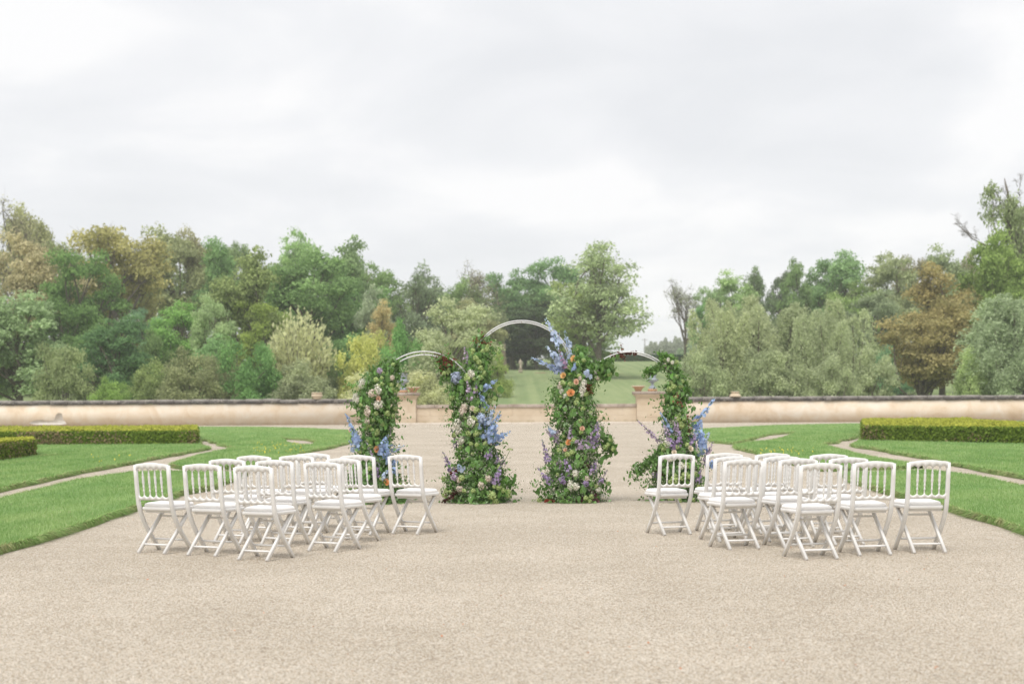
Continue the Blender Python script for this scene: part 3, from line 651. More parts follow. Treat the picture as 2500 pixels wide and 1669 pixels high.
# ------------------------------------------------------------------ folding chairs
CH = {}
def scallop(n, x, depth): return depth*abs(math.sin(math.pi*x*n))
def chair_meshes():
    lac = M['lacquer']
    SX = .195
    prof = [(-.237, .858), (-.224, .74), (-.208, .60), (-.187, .48), (-.162, .40), (-.105, .295), (-.03, .19), (.06, .09), (.135, 0)]
    prof = [(y*1.0, z) for y, z in prof]
    CH['prof'] = prof
    mb = MB(); p = np.array([(0, y, z) for y, z in prof]); wdt = np.array([.032, .034, .035, .037, .037, .036, .035, .033, .031])
    mb.bar(p, wdt, .030, (1, 0, 0)); CH['stile'] = mb.mesh('stile', lac)
    # straight legs
    mb = MB(); mb.bar([(0, .185, .425), (0, -.03, .215), (0, -.250, 0)], .026, .034, (1, 0, 0)); CH['leg'] = mb.mesh('leg', lac)
    # crest rail with domed top and scalloped underside
    def rail(zb, zt, up, th, yb, yt, fn_top, fn_bot, X, n=61):
        mb = MB(); V = []; q = []
        for i in range(n):
            t = i/(n-1); x = -X + 2*X*t; zt_ = fn_top(t); zb_ = fn_bot(t)
            def yy(z): return np.interp(z, [.40, .48, .60, .74, .90], [-.162, -.187, -.208, -.224, -.241])
            cv = .012*math.sin(math.pi*t)      # slight backward bow
            for z, o in ((zb_, -1), (zt_-.006, -1), (zt_, -.4), (zt_, .4), (zt_-.006, 1), (zb_, 1)): V.append([x, yy(z) + o*th/2 - cv, z])
        for i in range(n-1):
            for j in range(6): q.append([i*6+j, i*6+(j+1) % 6, i*6+6+(j+1) % 6, i*6+6+j])
        q += [[0, 1, 2, 3], [0, 3, 4, 5]]; e_ = (n-1)*6; q += [[e_+3, e_+2, e_+1, e_], [e_+5, e_+4, e_+3, e_]]
        mb.add(V, None, q); return mb
    def crest_top(t):
        ed = min(t, 1-t)*.42; r = .035
        z = .868 + .016*math.sin(math.pi*t)**2
        if ed < r: z -= r - math.sqrt(max(r*r-(r-ed)**2, 0))
        return z
    def crest_bot(t):
        u = (t-.075)/.85
        if u < 0 or u > 1: return .808
        return .804 + .026*abs(math.sin(math.pi*u*5))**.7
    CH['top_rail'] = rail(0, 0, 1, .026, 0, 0, crest_top, crest_bot, .2105).mesh('top_rail', lac)
    def low_top(t):
        u = t; return .570 - .026*abs(math.sin(math.pi*u*5))**.7
    CH['lower_rail'] = rail(0, 0, 1, .024, 0, 0, low_top, lambda t: .512 + .004*math.sin(math.pi*t), .181).mesh('lower_rail', lac)
    # turned spindle
    z0, z1 = .552, .818
    pr = [(.006, 0), (.0065, .10), (.0065, .17), (.010, .19), (.0105, .21), (.007, .23), (.0075, .28), (.009, .33), (.0115, .36), (.0075, .385), (.009, .43), (.0125, .50), (.013, .53), (.0105, .56), (.0125, .575), (.0105, .59), (.0125, .605), (.0105, .62), (.0125, .635), (.0105, .65), (.013, .68), (.012, .72), (.008, .79), (.0115, .81), (.0075, .84), (.007, .92), (.006, 1)]
    mb = MB(); mb.lathe([(r, z0 + (z1-z0)*t) for r, t in pr], 10)
    V = mb.V[0]; V[:, 1] += np.interp(V[:, 2], [.40, .48, .60, .74, .90], [-.162, -.187, -.208, -.224, -.241]) - .008
    CH['spindle'] = mb.mesh('spindle', lac, True)
    # seat frame, D-shaped board
    def slab(outline, z0, z1, dome, mat, name, rings=4):
        o = np.array(outline); n = len(o); c = o.mean(0); V = []; q = []; tr = []
        lv = [(1-.03, z0), (1, z0+.008), (1, z1-.008), (1-.025, z1)] if not dome else [(.97, z0), (1, z0+.008), (1.0, z0+.4*(z1-z0)), (.965, z0+.72*(z1-z0)), (.85, z0+.93*(z1-z0)), (.55, z1), (.2, z1+.003)]
        for s_, z in lv: V += [[*(c+(p-c)*s_), z] for p in o]
        for i in range(len(lv)-1): q += [[i*n+j, i*n+(j+1) % n, i*n+n+(j+1) % n, i*n+n+j] for j in range(n)]
        b0 = len(V); V += [[*c, z0], [*c, lv[-1][1]]]; e_ = (len(lv)-1)*n
        for j in range(n): tr += [[b0, (j+1) % n, j], [b0+1, e_+j, e_+(j+1) % n]]
        mb = MB(); mb.add(V, tr, q); return mb.mesh(name, mat, True)
    def rr(hw0, hw1, y0, y1, r, bulge):
        pts = []
        for cx, cy, a0, hw in ((1, 1, 0, hw1), (-1, 1, 90, hw1), (-1, -1, 180, hw0), (1, -1, 270, hw0)):
            for k in range(6):
                a_ = math.radians(a0 + 90*k/5); pts.append((cx*(hw-r) + r*math.cos(a_), (y1-r if cy > 0 else y0+r) + r*math.sin(a_)))
            if (cx, cy) == (1, 1):
                for k in range(1, 6): t = k/6; pts.append(((hw1-r)*(1-2*t), y1 + bulge*math.sin(math.pi*t)))
        return pts
    CH['seat_frame'] = slab(rr(.176, .205, -.175, .205, .03, .012), .412, .446, False, lac, 'seat_frame')
    CH['cushion'] = slab(rr(.168, .200, -.165, .20, .045, .014), .444, .490, True, M['cushion'], 'cushion')
    mb = MB(); mb.box((0, 0, 0), (.36, .02, .05)); CH['seat_rail'] = bevel_box_mesh('seat_rail', (.35, .022, .026), lac, .003)
    mb = MB(); mb.tube([(-.15, 0, 0), (-.05, 0, 0), (.05, 0, 0), (.15, 0, 0)], .0105, 8); CH['stretcher'] = mb.mesh('stretcher', lac, True)
    mb = MB(); mb.tube([(-.185, 0, 0), (-.05, 0, 0), (.05, 0, 0), (.185, 0, 0)], .0105, 8); CH['wide_stretcher'] = mb.mesh('wide_stretcher', lac, True)
    CH['slat'] = bevel_box_mesh('slat', (.29, .010, .024), lac, .002)
chair_meshes()
def chair(x, y, t, label, group):
    r = random.Random(int(x*1000+y*77))
    root = ob('folding_chair', None, loc=(x, y, .002), rot=(0, 0, math.radians(t)), scale=(1, 1, 1)); tag(root, label, 'chair', group)
    for s in (-1, 1):
        ob('stile', CH['stile'], root, (s*.196, 0, 0)); ob('leg', CH['leg'], root, (s*.153, 0, 0))
    ob('top_rail', CH['top_rail'], root); ob('lower_rail', CH['lower_rail'], root)
    for k in range(4): ob('spindle', CH['spindle'], root, ((-.6+.4*k)*.1805, 0, 0))
    ob('seat_frame', CH['seat_frame'], root); ob('cushion', CH['cushion'], root, (r.uniform(-.006, .006), r.uniform(-.006, .006), 0), (0, 0, r.uniform(-.03, .03)))
    ob('seat_rail', CH['seat_rail'], root, (0, -.1, .400))
    ob('stretcher', CH['stretcher'], root, (0, -.170, .080)); ob('wide_stretcher', CH['wide_stretcher'], root, (0, .035, .115)); ob('slat', CH['slat'], root, (0, .098, .340), (.8, 0, 0))
rows = {'left': [[(-3.42,14.07,-23.4),(-2.88,13.81,-21.6),(-2.31,13.39,-22.9)], [(-2.89,15.02,-19.4),(-2.34,14.66,-18.5),(-1.76,14.15,-26.6)],
                 [(-2.78,15.97,-20.1),(-2.31,15.96,-19.2),(-1.65,15.02,-28.9)], [(-2.24,16.63,-15.7),(-1.62,15.93,-21.8),(-1.09,15.96,-24.8)]],
        'right': [[(3.93,13.74,6.1),(3.35,13.56,10.0),(2.76,13.23,14.7)], [(3.32,14.52,14.4),(2.77,14.33,16.0),(2.20,14.17,16.3)],
                  [(3.36,15.50,9.4),(2.71,14.97,20.1),(2.21,14.96,17.8)], [(2.77,15.81,19.9),(2.29,15.94,13.1),(1.72,15.72,17.7)]]}
for side, rr_ in rows.items():
    for i, row in enumerate(rr_):
        for j, (x, y, t) in enumerate(row):
            lab = 'white spindle-back folding chair, %s block, %s, %s' % (side, ['rear row closest to the viewer', 'second row from the viewer', 'third row from the viewer', 'front row by the flowers'][i], ['lawn end', 'middle seat', 'aisle end'][j])
            chair(x, y, t, lab, 'white folding chairs of the %s block' % side)

# ------------------------------------------------------------------ flower arches
AY = 20.9
def cx_(x, y, crop, D=AY):
    """crop 3: origin (820,760), crop 4: origin (1270,760), 3.2 px per photo px"""
    ou = 820 if crop == 3 else 1270
    return xz(ou + x/3.2, 760 + y/3.2, D)
def arch(u0, u1, vtop, lean, label, gap):
    xa, _ = xz(u0, 985, AY); xb, _ = xz(u1, 985, AY); c = (xa+xb)/2; R = (xb-xa)/2; zt = xz((u0+u1)/2, vtop, AY)[1]
    root = ob('metal_arch', None, loc=(c, AY, 0)); tag(root, label, 'arch', 'white metal arch frames')
    rung = []
    for i, (dr, dy, nm) in enumerate(((0, -.05, 'front_hoop'), (gap, .05, 'rear_hoop'))):
        r = R-dr; th = np.linspace(math.pi, 0, 41); zc = zt - R
        pts = [(-r-lean*.3, dy, .0), (-r-lean*.15, dy, zc*.5)] + [(r*math.cos(t), dy, zc + r*math.sin(t)) for t in th] + [(r+lean*.5, dy, zc*.5), (r+lean, dy, 0)]
        mb = MB(); mb.tube(pts, .0092, 8); ob(nm, mb.mesh(nm, M['steel'], True), root); rung.append(pts)
    for t in (14, 22, 31):
        a_ = np.array(rung[0][t]); b__ = np.array(rung[1][t]); mb = MB(); mb.tube([a_, (a_+b__)/2, b__], .007, 6); ob('rung', mb.mesh('rung', M['steel'], True), root)
    for s, pts in ((0, rung[0]), (1, rung[1])):
        for e_ in (0, -1):
            mb = MB(); q = pts[e_]; mb.tube([(q[0], q[1], 0), (q[0], q[1], .006)], .05, 12); ob('foot_plate', mb.mesh('foot_plate', M['steel']), root)
arch(912, 1160, 858, .0, 'left of three white metal arches, low, joining the two left flower columns', .045)
arch(1148, 1400, 783, .03, 'tallest white metal arch in the centre between the inner flower columns', .022)
arch(1412, 1663, 859, .05, 'right of three white metal arches, low, joining the two right flower columns', .022)

# floral building blocks -------------------------------------------
def floret_cloud(mb, C, N, r, tone, petals=4, r_=rng):
    """small open florets: 'petals' pointed petals around each centre"""
    n = len(C); A_, B_ = perp(N, r_); r = np.broadcast_to(r, (n,))
    V = []; F = []
    off = r_.random(n)*6.28
    allV = np.zeros((n, 1+2*petals, 3)); allV[:, 0] = C
    for k in range(petals):
        for s, rr_, lift in ((0, 1.0, .25), (1, .72, .05)):
            a_ = off + (k + .5*s)*2*math.pi/petals
            allV[:, 1+2*k+s] = C + (A_*np.cos(a_)[:, None] + B_*np.sin(a_)[:, None])*(r*(rr_ if s == 0 else .78))[:, None] + N*(r*lift)[:, None]
    m_ = 2*petals; fi = np.array([[0, 1+j, 1+(j+1) % m_] for j in range(m_)])
    F = (np.arange(n)[:, None, None]*(1+m_) + fi[None]).reshape(-1, 3)
    mb.add(allV.reshape(-1, 3), F, tone=np.repeat(tone, 1+m_))
def spike_mesh(length, wide, fl, stiff=1.0, bend=.06, pale_tip=True):
    """delphinium/stock spike along +Z from its base"""
    mb = MB(); bx, by = rng.normal(size=2)*bend*length
    def ax(t): return np.stack([bx*t**2, by*t**2, length*t], -1)
    fl = fl*1.25; n = max(24, int(length*wide*3600/(fl/.02)**1.3)); t = rng.uniform(.0, 1, n)**1.0; th = rng.random(n)*6.283
    rad = wide*np.clip(1.15 - t*1.0, .12, 1)*rng.uniform(.35, 1.25, n)
    C = ax(t); C[:, 0] += rad*np.cos(th); C[:, 1] += rad*np.sin(th)
    N = unit(np.stack([np.cos(th), np.sin(th), rng.uniform(-.3, .5, n)], -1) + rng.normal(size=(n, 3))*.25)
    sz = fl*np.clip(1.25-t*.85, .35, 1.2)*rng.uniform(.8, 1.2, n)
    floret_cloud(mb, C, N, sz, np.clip(rng.normal(.5, .22, n) + (.25*(t-.6) if pale_tip else 0), 0, 1), 5)
    return mb, ax
def stem_mesh(ax, ext):
    t = np.linspace(-ext, 1, 5); mb = MB(); p = ax(np.clip(t, 0, 1)); p[:, 2] += np.minimum(t, 0)*np.linalg.norm(ax(np.array([1.]))[0]); mb.tube(p, .0045, 5); return mb.mesh('stem', M['stem'])
def ball_mesh(name, r, n, fl, petals=4, half=False, rad_jit=.12):
    mb = MB(); N = rdir(n)
    if half: N[:, 2] = np.abs(N[:, 2])*.9 - .1; N = unit(N)
    C = N*(r*(1 + rng.normal(size=(n, 1))*rad_jit)); floret_cloud(mb, C, unit(N + rng.normal(size=(n, 3))*.3), fl*rng.uniform(.8, 1.2, n), np.clip(rng.normal(.5, .22, n), 0, 1), petals)
    return mb.mesh(name, M['petal'], tone=True)
def rose_mesh(r):
    mb = MB()
    for ring, (k, rad, tilt, s) in enumerate(((3, .02, 1.45, .60), (5, .14, 1.3, .68), (6, .30, 1.05, .74), (7, .46, .72, .78))):
        for i in range(k):
            a_ = i*2*math.pi/k + ring*.7 + rng.normal()*.1; V = []
            for v in np.linspace(0, 1, 4):
                for w_ in np.linspace(-1, 1, 5):
                    wd_ = s*math.sin(math.pi*(.25+.5*v))*.62; cup = .25*(w_**2)
                    out = rad + (v*math.cos(tilt) - cup*.4*(1-v*.4))*s + (.12*v**3); hh = v*math.sin(tilt)*s*1.1 + .02
                    V.append([out*math.cos(a_) - w_*wd_*math.sin(a_), out*math.sin(a_) + w_*wd_*math.cos(a_), hh - .1*ring])
            q = [[i2*5+j, i2*5+j+1, i2*5+6+j, i2*5+5+j] for i2 in range(3) for j in range(4)]
            mb.add(np.array(V)*r*.95, None, q, tone=.35+.12*ring+rng.normal()*.08)
    return mb.mesh('rose', M['petal'], True, True)
def leaf_mesh(r_):
    # a broad leaf folded on its midrib and arched at the tip, 12 triangles
    t = np.array([0, .3, .65, 1.]); wdt = np.array([.0, .36, .30, 0.])*r_; V = []
    for a_, w_ in zip(t, wdt):
        z = -.35*a_*a_*r_; V += [[-w_, a_*r_, z + w_*.3], [0, a_*r_, z], [w_, a_*r_, z + w_*.3]]
    q = [[i*3+j, i*3+j+1, i*3+4+j, i*3+3+j] for i in range(3) for j in range(2)]
    mb = MB(); mb.add(V, None, q, tone=np.linspace(.4, .7, 12)); return mb.mesh('leaf', M['leaf_gloss'], True, True)
PR = {'vib': [ball_mesh('viburnum_bloom', .034, 60, .013, 4, True) for _ in range(3)], 'lil': [ball_mesh('lilac_cluster', .056, 150, .015, 4, rad_jit=.24) for _ in range(3)],
      'hyd': [ball_mesh('hydrangea', .075, 190, .019, 4) for _ in range(2)], 'all': [ball_mesh('allium', .045, 120, .009, 6, rad_jit=.05)], 'rose': [rose_mesh(.045) for _ in range(3)],
      'leaf': [leaf_mesh(s) for s in (.075, .09, .105)]}
NAMES = {'vib': 'viburnum_bloom', 'lil': 'lilac_cluster', 'hyd': 'hydrangea_bloom', 'all': 'allium', 'rose': 'rose', 'leaf': 'leaf'}
BLUE = (.45, .56, .82); PBLUE = (.61, .69, .86); LILAC = (.50, .38, .60); PLILAC = (.60, .48, .62); CREAM = (.86, .78, .64); WHITE = (.84, .82, .72); BLUSH = (.82, .73, .63)
GREENW = (.54, .66, .30); ORANGE = (.87, .50, .22); APRI = (.88, .56, .26); PEACH = (.87, .62, .46); DARK = (.10, .045, .035); YEL = (.92, .68, .32)
def quat_to(d): return Vector(d).to_track_quat('Z', 'Y').to_euler()
def column(label, crop, base_x, env, spikes, balls, nsm, nmd, extra=(), nleaf=110, nvib=18, white=0, yr=.30, arms=()):
    X0 = cx_(base_x, 1400, crop)[0]
    root = ob('flower_arrangement', None, loc=(X0, AY, 0)); tag(root, label, 'flowers', 'flower columns on the arches')
    E = []
    for y, xl, xr in env:
        a_, z = cx_(xl, y, crop); c, _ = cx_(xr, y, crop); E.append((max(z, .0), (a_+c)/2 - X0, (c-a_)/2))
    E = np.array(sorted(E)); 
    def at(z): return np.interp(z, E[:, 0], E[:, 1]), np.interp(z, E[:, 0], E[:, 2])
    zmin, zmax = 0.0, E[-1, 0]
    zs_ = np.linspace(zmin, zmax, 60); wz = at(zs_)[1]; wz = wz/wz.sum()
    def sample(n, rmin=.25):
        z = rng.choice(zs_, n, p=wz) + rng.uniform(-.02, .02, n); z = np.clip(z, .012, None); c, h = at(z); ph = rng.random(n)*6.283; rr_ = np.sqrt(rng.uniform(rmin**2, 1, n))
        lump = .96 + .13*np.sin(z*13 + ph*2 + X0*5) + .08*np.sin(z*29 + ph*3); dep = np.minimum(h, yr*1.0 + .1)
        return np.stack([c + h*np.cos(ph)*rr_*lump*.93, dep*np.sin(ph)*rr_*lump, z], -1), unit(np.stack([np.cos(ph), np.sin(ph), np.full(n, .1)], -1))
    def mass(n, a0, a1, ratio, color, nm, droop, rmin, arm=True):
        Pt, N = sample(n, rmin)
        # short sprays: leaves strung along little stems so the mass has clumps and gaps
        k = max(n//9, 1); seeds, sn = sample(k, .5); d = unit(sn + rng.normal(size=(k, 3))*.6 + np.array([0, 0, -droop])); i = rng.integers(0, k, n)
        f = rng.random(n) < .66; far = 1 + 1.7*(rng.random(k) < .2); ln = rng.uniform(0, .12, n)*far[i]
        Q = seeds[i] + d[i]*ln[:, None] + rng.normal(size=(n, 3))*.014; Pt[f] = Q[f]; N[f] = sn[i][f]
        cl = rng.random(k)
        if len(arms) and arm:
            m_ = int(n*.035)
            for (x0_, y0_, x1_, y1_, wd_) in arms:
                p0 = np.array(cx_(x0_, y0_, crop)); p1 = np.array(cx_(x1_, y1_, crop)); t = rng.random(m_)[:, None]; q = p0*(1-t) + p1*t
                j = rng.choice(n, m_, replace=False); Pt[j] = np.column_stack([q[:, 0]-X0, rng.normal(size=m_)*wd_*.6, q[:, 1]]) + rng.normal(size=(m_, 3))*wd_*(1.15-.7*t); N[j] = rdir(m_)
        Pt[:, 2] = np.maximum(Pt[:, 2], .012)
        Nn = unit(N + rng.normal(size=(n, 3))*.7 + np.array([0, -.15, .35])); A_ = unit(np.cross(Nn, rng.normal(size=(n, 3))) + np.array([0, 0, -droop])); B_ = unit(np.cross(Nn, A_))
        s_ = rng.uniform(a0, a1, n); V, F = rhombi(Pt, A_, B_, s_, s_*ratio); V[:, 2] = np.maximum(V[:, 2], .006)
        tn = np.clip(rng.normal(.5, .16, n) + .35*(cl[i]-.5), 0, 1)
        o = ob(nm, mesh_np(nm, V, F, M['leaf_gloss'], np.repeat(tn, 4)), root); o.color = (*color, 1); o['kind'] = 'stuff'
    mass(int(nmd*2.2), .018, .042, .48, (.12, .265, .05), 'broad_foliage', .8, .1)
    mass(int(nsm*1.2), .008, .017, .45, (.20, .28, .13), 'fine_foliage', .2, .6)
    # inner stems tied to the frame
    mb = MB()
    for i in range(16):
        z1 = zmax*rng.uniform(.4, .95); c0, h0 = at(0.03); c1, h1 = at(z1); mb.tube([(c0+rng.normal()*h0*.3, rng.normal()*.08, .01), ((c0+c1)/2+rng.normal()*.05, rng.normal()*.05, z1/2), (c1+rng.normal()*h1*.3, rng.normal()*.05, z1)], .007, 5)
    o = ob('stem_bundle', mb.mesh('stem_bundle', M['stem']), root); o['kind'] = 'stuff'
    if white:
        mb = MB(); Pt, N = sample(white, .85); Pt[:, 1] = -np.abs(Pt[:, 1])*1.04; k = max(white//22, 1); i = rng.integers(0, k, white)
        zc = rng.uniform(.05, zmax*.62, k); cc, hh = at(zc); ctr_ = np.stack([cc + rng.uniform(-.8, .8, k)*hh, -np.minimum(hh, yr+.1)*rng.uniform(.55, 1.0, k), zc], -1)
        Pt = ctr_[i] + rng.normal(size=(white, 3))*.055; Pt[:, 2] = np.maximum(Pt[:, 2], .02)
        floret_cloud(mb, Pt, unit(rng.normal(size=(white, 3))*.5 + np.array([0, -.8, .4])), .010*rng.uniform(.7, 1.2, white), rng.random(white), 4)
        o = ob('waxflower_sprays', mb.mesh('waxflower_sprays', M['petal'], tone=True), root); o.color = (.62, .60, .48, 1); o['kind'] = 'stuff'
    for sp in spikes:
        (x0_, y0_), (x1_, y1_), colr, wd_, fl = sp[:5]; yo = sp[5] if len(sp) > 5 else None      # tip, base
        tx, tz = cx_(x0_, y0_, crop); bx_, bz = cx_(x1_, y1_, crop)
        c, h = at(bz); d_ = min(h, yr+.1); s2 = max(0., 1-((bx_-X0-c)/max(h, .05))**2)**.5
        yb = -d_*s2*1.08-.03 if yo is None else yo; dr = Vector((tx-bx_, rng.uniform(-.06, .02), tz-bz)); ln = dr.length
        mb, ax = spike_mesh(ln, wd_*1.2, fl*1.05); o = ob('flower_spike', mb.mesh('flower_spike', M['petal'], tone=True), root, (bx_-X0, yb, max(bz, .03)), quat_to(dr)); o.color = (*colr, 1)
        ob('stem', stem_mesh(ax, .3), o)
    for kd, x, y, s_, colr in balls:
        bx_, bz = cx_(x, y, crop); c, h = at(bz); d_ = min(h, yr+.1); s2 = max(0.05, 1-((bx_-X0-c)/max(h, .05))**2)**.5
        dr = Vector(((bx_-X0-c)/max(h, .1)*.7, -1, .45)); o = ob(NAMES[kd], random.choice(PR[kd]), root, (bx_-X0, -d_*s2*1.1-.045, max(bz, .03)), quat_to(dr), tuple(s_*rng.uniform(.62, .95) if kd == 'vib' else s_*np.array([rng.uniform(.75, 1.1), rng.uniform(.85, 1.5) if kd == 'lil' else 1., rng.uniform(.7, 1.) if kd == 'lil' else 1.])) if kd != 'vib' else (s_*rng.uniform(.62, .95),)*3); o.color = (*colr, 1)
    for i in range(nvib):
        z = float(rng.uniform(.04, zmax*.97)); c, h = at(z); q = rng.uniform(-.92, .92); d_ = min(h, yr+.1)*math.sqrt(1-q*q)
        o = ob('viburnum_bloom', PR['vib'][i % 3], root, (c+h*q, -d_*1.05-.04, z), quat_to((q*.8, -.8, .1)), (rng.uniform(.5, .9),)*3); o.color = (*(np.array(GREENW)*rng.uniform(.8, 1.12)), 1)
    for i in range(nleaf):
        z = float(rng.uniform(.06, zmax*.97)); c, h = at(z); q = rng.uniform(-.98, .98); d_ = min(h, yr+.1)*math.sqrt(1-q*q)
        o = ob('leaf', PR['leaf'][i % 3], root, (c+h*q*.97, -d_*1.05-.02, z), (rng.uniform(-1.7, -.9), rng.uniform(-.5, .5), math.pi + q*1.2 + rng.normal()*.4), (rng.uniform(.8, 1.3),)*3); o.color = (*(np.array((.14, .32, .065))*rng.uniform(.7, 1.35)), 1)
    return root
def darkspray(mb, p0, p1, n, wd_, X0):
    p0 = np.array(p0); p1 = np.array(p1); t = rng.random(n)[:, None]
    q = p0*(1-t) + p1*t; Pt = np.column_stack([q[:, 0]-X0, np.full(n, 0.), q[:, 1]]) + rng.normal(size=(n, 3))*wd_
    floret_cloud(mb, Pt, rdir(n), .017, rng.random(n), 4)
def spray(root, crop, x0_, y0_, x1_, y1_, yoff, n, wd_, colr, nm='dark_spray'):
    mb = MB(); X0 = root.location.x; darkspray(mb, cx_(x0_, y0_, crop), cx_(x1_, y1_, crop), n, wd_, X0)
    for v in mb.V: v[:, 1] += yoff; v[:, 2] = np.maximum(v[:, 2], .01)
    o = ob(nm, mb.mesh(nm, M['petal'], tone=True), root); o.color = (*colr, 1); return o
def hanging(root, crop, pts, n, colr):
    """loose drooping leaf sprig beside the column: each leaf its own part"""
    X0 = root.location.x
    for k in range(n):
        x, y = pts[k % len(pts)]; bx_, bz = cx_(x + rng.normal()*10, y + rng.normal()*10, crop)
        o = ob('leaf', PR['leaf'][k % 3], root, (bx_-X0, -.1+rng.normal()*.05, max(bz, .05)), (rng.uniform(-2.0, -1.2), rng.uniform(-.6, .6), math.pi + rng.normal()*.9), (rng.uniform(.8, 1.15),)*3); o.color = (*colr, 1)

c1 = column('leftmost flower column, white and blue blooms, partly behind the left chairs', 3, 300,
  [(385,385,460),(420,310,490),(480,240,480),(560,185,480),(650,160,475),(750,160,460),(850,195,470),(950,205,420),(1050,180,430),(1150,150,460),(1250,120,480),(1350,80,540),(1450,70,570),(1490,80,560)],
  [((105,790),(205,1080),BLUE,.055,.022),((130,880),(190,1050),BLUE,.05,.022),((110,1000),(150,1110),PBLUE,.03,.018),((455,860),(425,950),PLILAC,.03,.014),((400,950),(360,1100),BLUE,.06,.022),((545,1040),(420,1075),PBLUE,.05,.022),
   ((430,1010),(390,1180),BLUE,.06,.024),((490,1120),(450,1270),BLUE,.06,.022),((245,1010),(330,1180),PLILAC,.028,.013),((360,1180),(330,1270),LILAC,.045,.018),((420,1230),(380,1300),PBLUE,.05,.02)],
  [('lil',310,640,1.0,BLUSH),('lil',345,610,.8,WHITE),('lil',350,725,.95,WHITE),('lil',160,668,.8,WHITE),('lil',265,775,.85,BLUSH),('lil',262,845,.75,BLUSH),('lil',215,560,.7,WHITE),('lil',355,465,.6,PLILAC),('lil',450,520,.6,BLUSH),('lil',180,690,.6,WHITE),
   ('rose',350,682,.95,PEACH),('rose',335,1072,1.1,ORANGE),('rose',415,1320,1.1,ORANGE),('rose',120,925,.7,PEACH),('lil',200,1090,.5,GREENW)] +
  [('vib',x,y,1.1,GREENW) for x, y in ((445,575),(450,605),(470,625),(330,795),(415,795),(310,845),(270,890),(340,930),(300,920),(455,815),(380,880),(250,910),(330,950),(375,1295),(470,760),(210,730))], 9000, 5200, arms=((400,420,470,400,.05),), white=250)
c2 = column('flower column left of the central aisle, green with blue and lilac spikes', 3, 1100,
  [(200,1110,1190),(260,1070,1205),(340,1040,1205),(420,1010,1200),(520,930,1195),(600,890,1190),(700,890,1190),(800,905,1200),(900,935,1215),(1000,955,1225),(1080,950,1240),(1180,935,1290),(1260,880,1345),(1340,860,1370),(1420,850,1390),(1490,860,1360)],
  [((1018,280),(1022,405),PLILAC,.042,.014),((1040,535),(1055,685),PLILAC,.045,.016),((1105,560),(1095,640),LILAC,.03,.014),((1270,525),(1150,610),BLUE,.04,.024),((1125,630),(1165,760),BLUE,.055,.024),
   ((1278,770),(1185,1010),BLUE,.085,.020),((1250,740),(1180,880),PBLUE,.05,.02),((1368,950),(1225,1005),BLUE,.06,.022),((1120,790),(1150,900),BLUE,.07,.028),((905,915),(948,1065),LILAC,.033,.014),((845,1085),(910,1245),LILAC,.045,.015),
   ((1265,1095),(1262,1185),LILAC,.035,.015),((1318,1130),(1300,1200),PLILAC,.035,.014),((1300,1200),(1240,1330),LILAC,.055,.019),((1215,1060),(1190,1140),LILAC,.045,.017),((960,1190),(990,1230),PBLUE,.04,.02)],
  [('hyd',945,520,1.05,(.50,.55,.68)),('hyd',1135,830,.85,PBLUE),('lil',1060,490,.8,WHITE),('lil',1030,520,.6,GREENW),('lil',1000,770,.8,BLUSH),('lil',1060,855,.85,WHITE),('lil',955,870,.85,WHITE),('lil',970,930,.8,WHITE),('lil',985,1000,.75,WHITE),('lil',1010,740,.6,BLUSH),
   ('rose',1072,757,.85,CREAM),('rose',1182,875,.85,CREAM),('all',1140,1345,1.25,BLUSH),('all',975,1370,.95,BLUSH),('lil',930,1275,.7,PLILAC),('lil',970,1300,.55,BLUSH),('lil',1195,1290,.6,BLUSH),('hyd',1220,1420,.7,GREENW)] +
  [('vib',x,y,1.2,GREENW) for x, y in ((1060,335),(1150,315),(1180,300),(1095,370),(1135,445),(1120,400),(1160,490),(1130,520),(880,470),(850,485),(905,680),(1200,700),(1240,680),(1100,770),(1150,770),(1040,950),(1100,950),(1060,1030),(1105,1035),(1170,1030),(1100,840),(870,1395),(855,1430),(845,1300),(1350,1400),(1345,1430),(1240,1355),(1275,1360),(1310,1385),(1010,1385),(1080,1385),(990,1290),(930,965),(1250,1480))], 10500, 6200, arms=((820,360,900,480,.07),(880,470,960,520,.07)), white=900, nleaf=140)
spray(c2, 3, 800, 350, 920, 420, -.05, 110, .035, (.22, .07, .05)); spray(c2, 3, 1140, 180, 1160, 200, -.04, 30, .016, (.25, .03, .02)); spray(c2, 3, 830, 450, 850, 480, -.06, 26, .02, (.2, .04, .03)); spray(c2, 3, 970, 1385, 850, 1475, -.34, 130, .016, DARK)
spray(c2, 3, 900, 1260, 970, 1235, -.3, 50, .012, (.16, .05, .03)); spray(c2, 3, 1200, 240, 1180, 270, -.05, 20, .03, (.45, .16, .12))
hanging(c2, 3, [(1170,640),(1200,650),(1225,620),(1295,570),(1290,595),(1240,640),(1380,1280),(1345,1310),(1385,1310),(1350,1280),(1390,1400),(1400,1450),(810,560),(830,520)], 28, (.12, .27, .06))
mb = MB(); a_, z_ = cx_(1360, 1080, 3); b2, z2 = cx_(1290, 1200, 3); mb.tube([(b2-c2.location.x, -.2, z2), ((a_+b2)/2-c2.location.x+.01, -.22, (z_+z2)/2), (a_-c2.location.x, -.24, z_)], .004, 5); o = ob('dill_stem', mb.mesh('dill_stem', M['stem']), c2)
mb = MB(); Dn = rdir(60); Dn[:, 2] = np.abs(Dn[:, 2]); floret_cloud(mb, np.array([a_-c2.location.x, -.24, z_]) + Dn*[.05, .05, .03], Dn, .008, rng.random(60), 4); q = ob('dill_umbel', mb.mesh('dill_umbel', M['petal'], tone=True), o); q.color = (.35, .45, .18, 1)

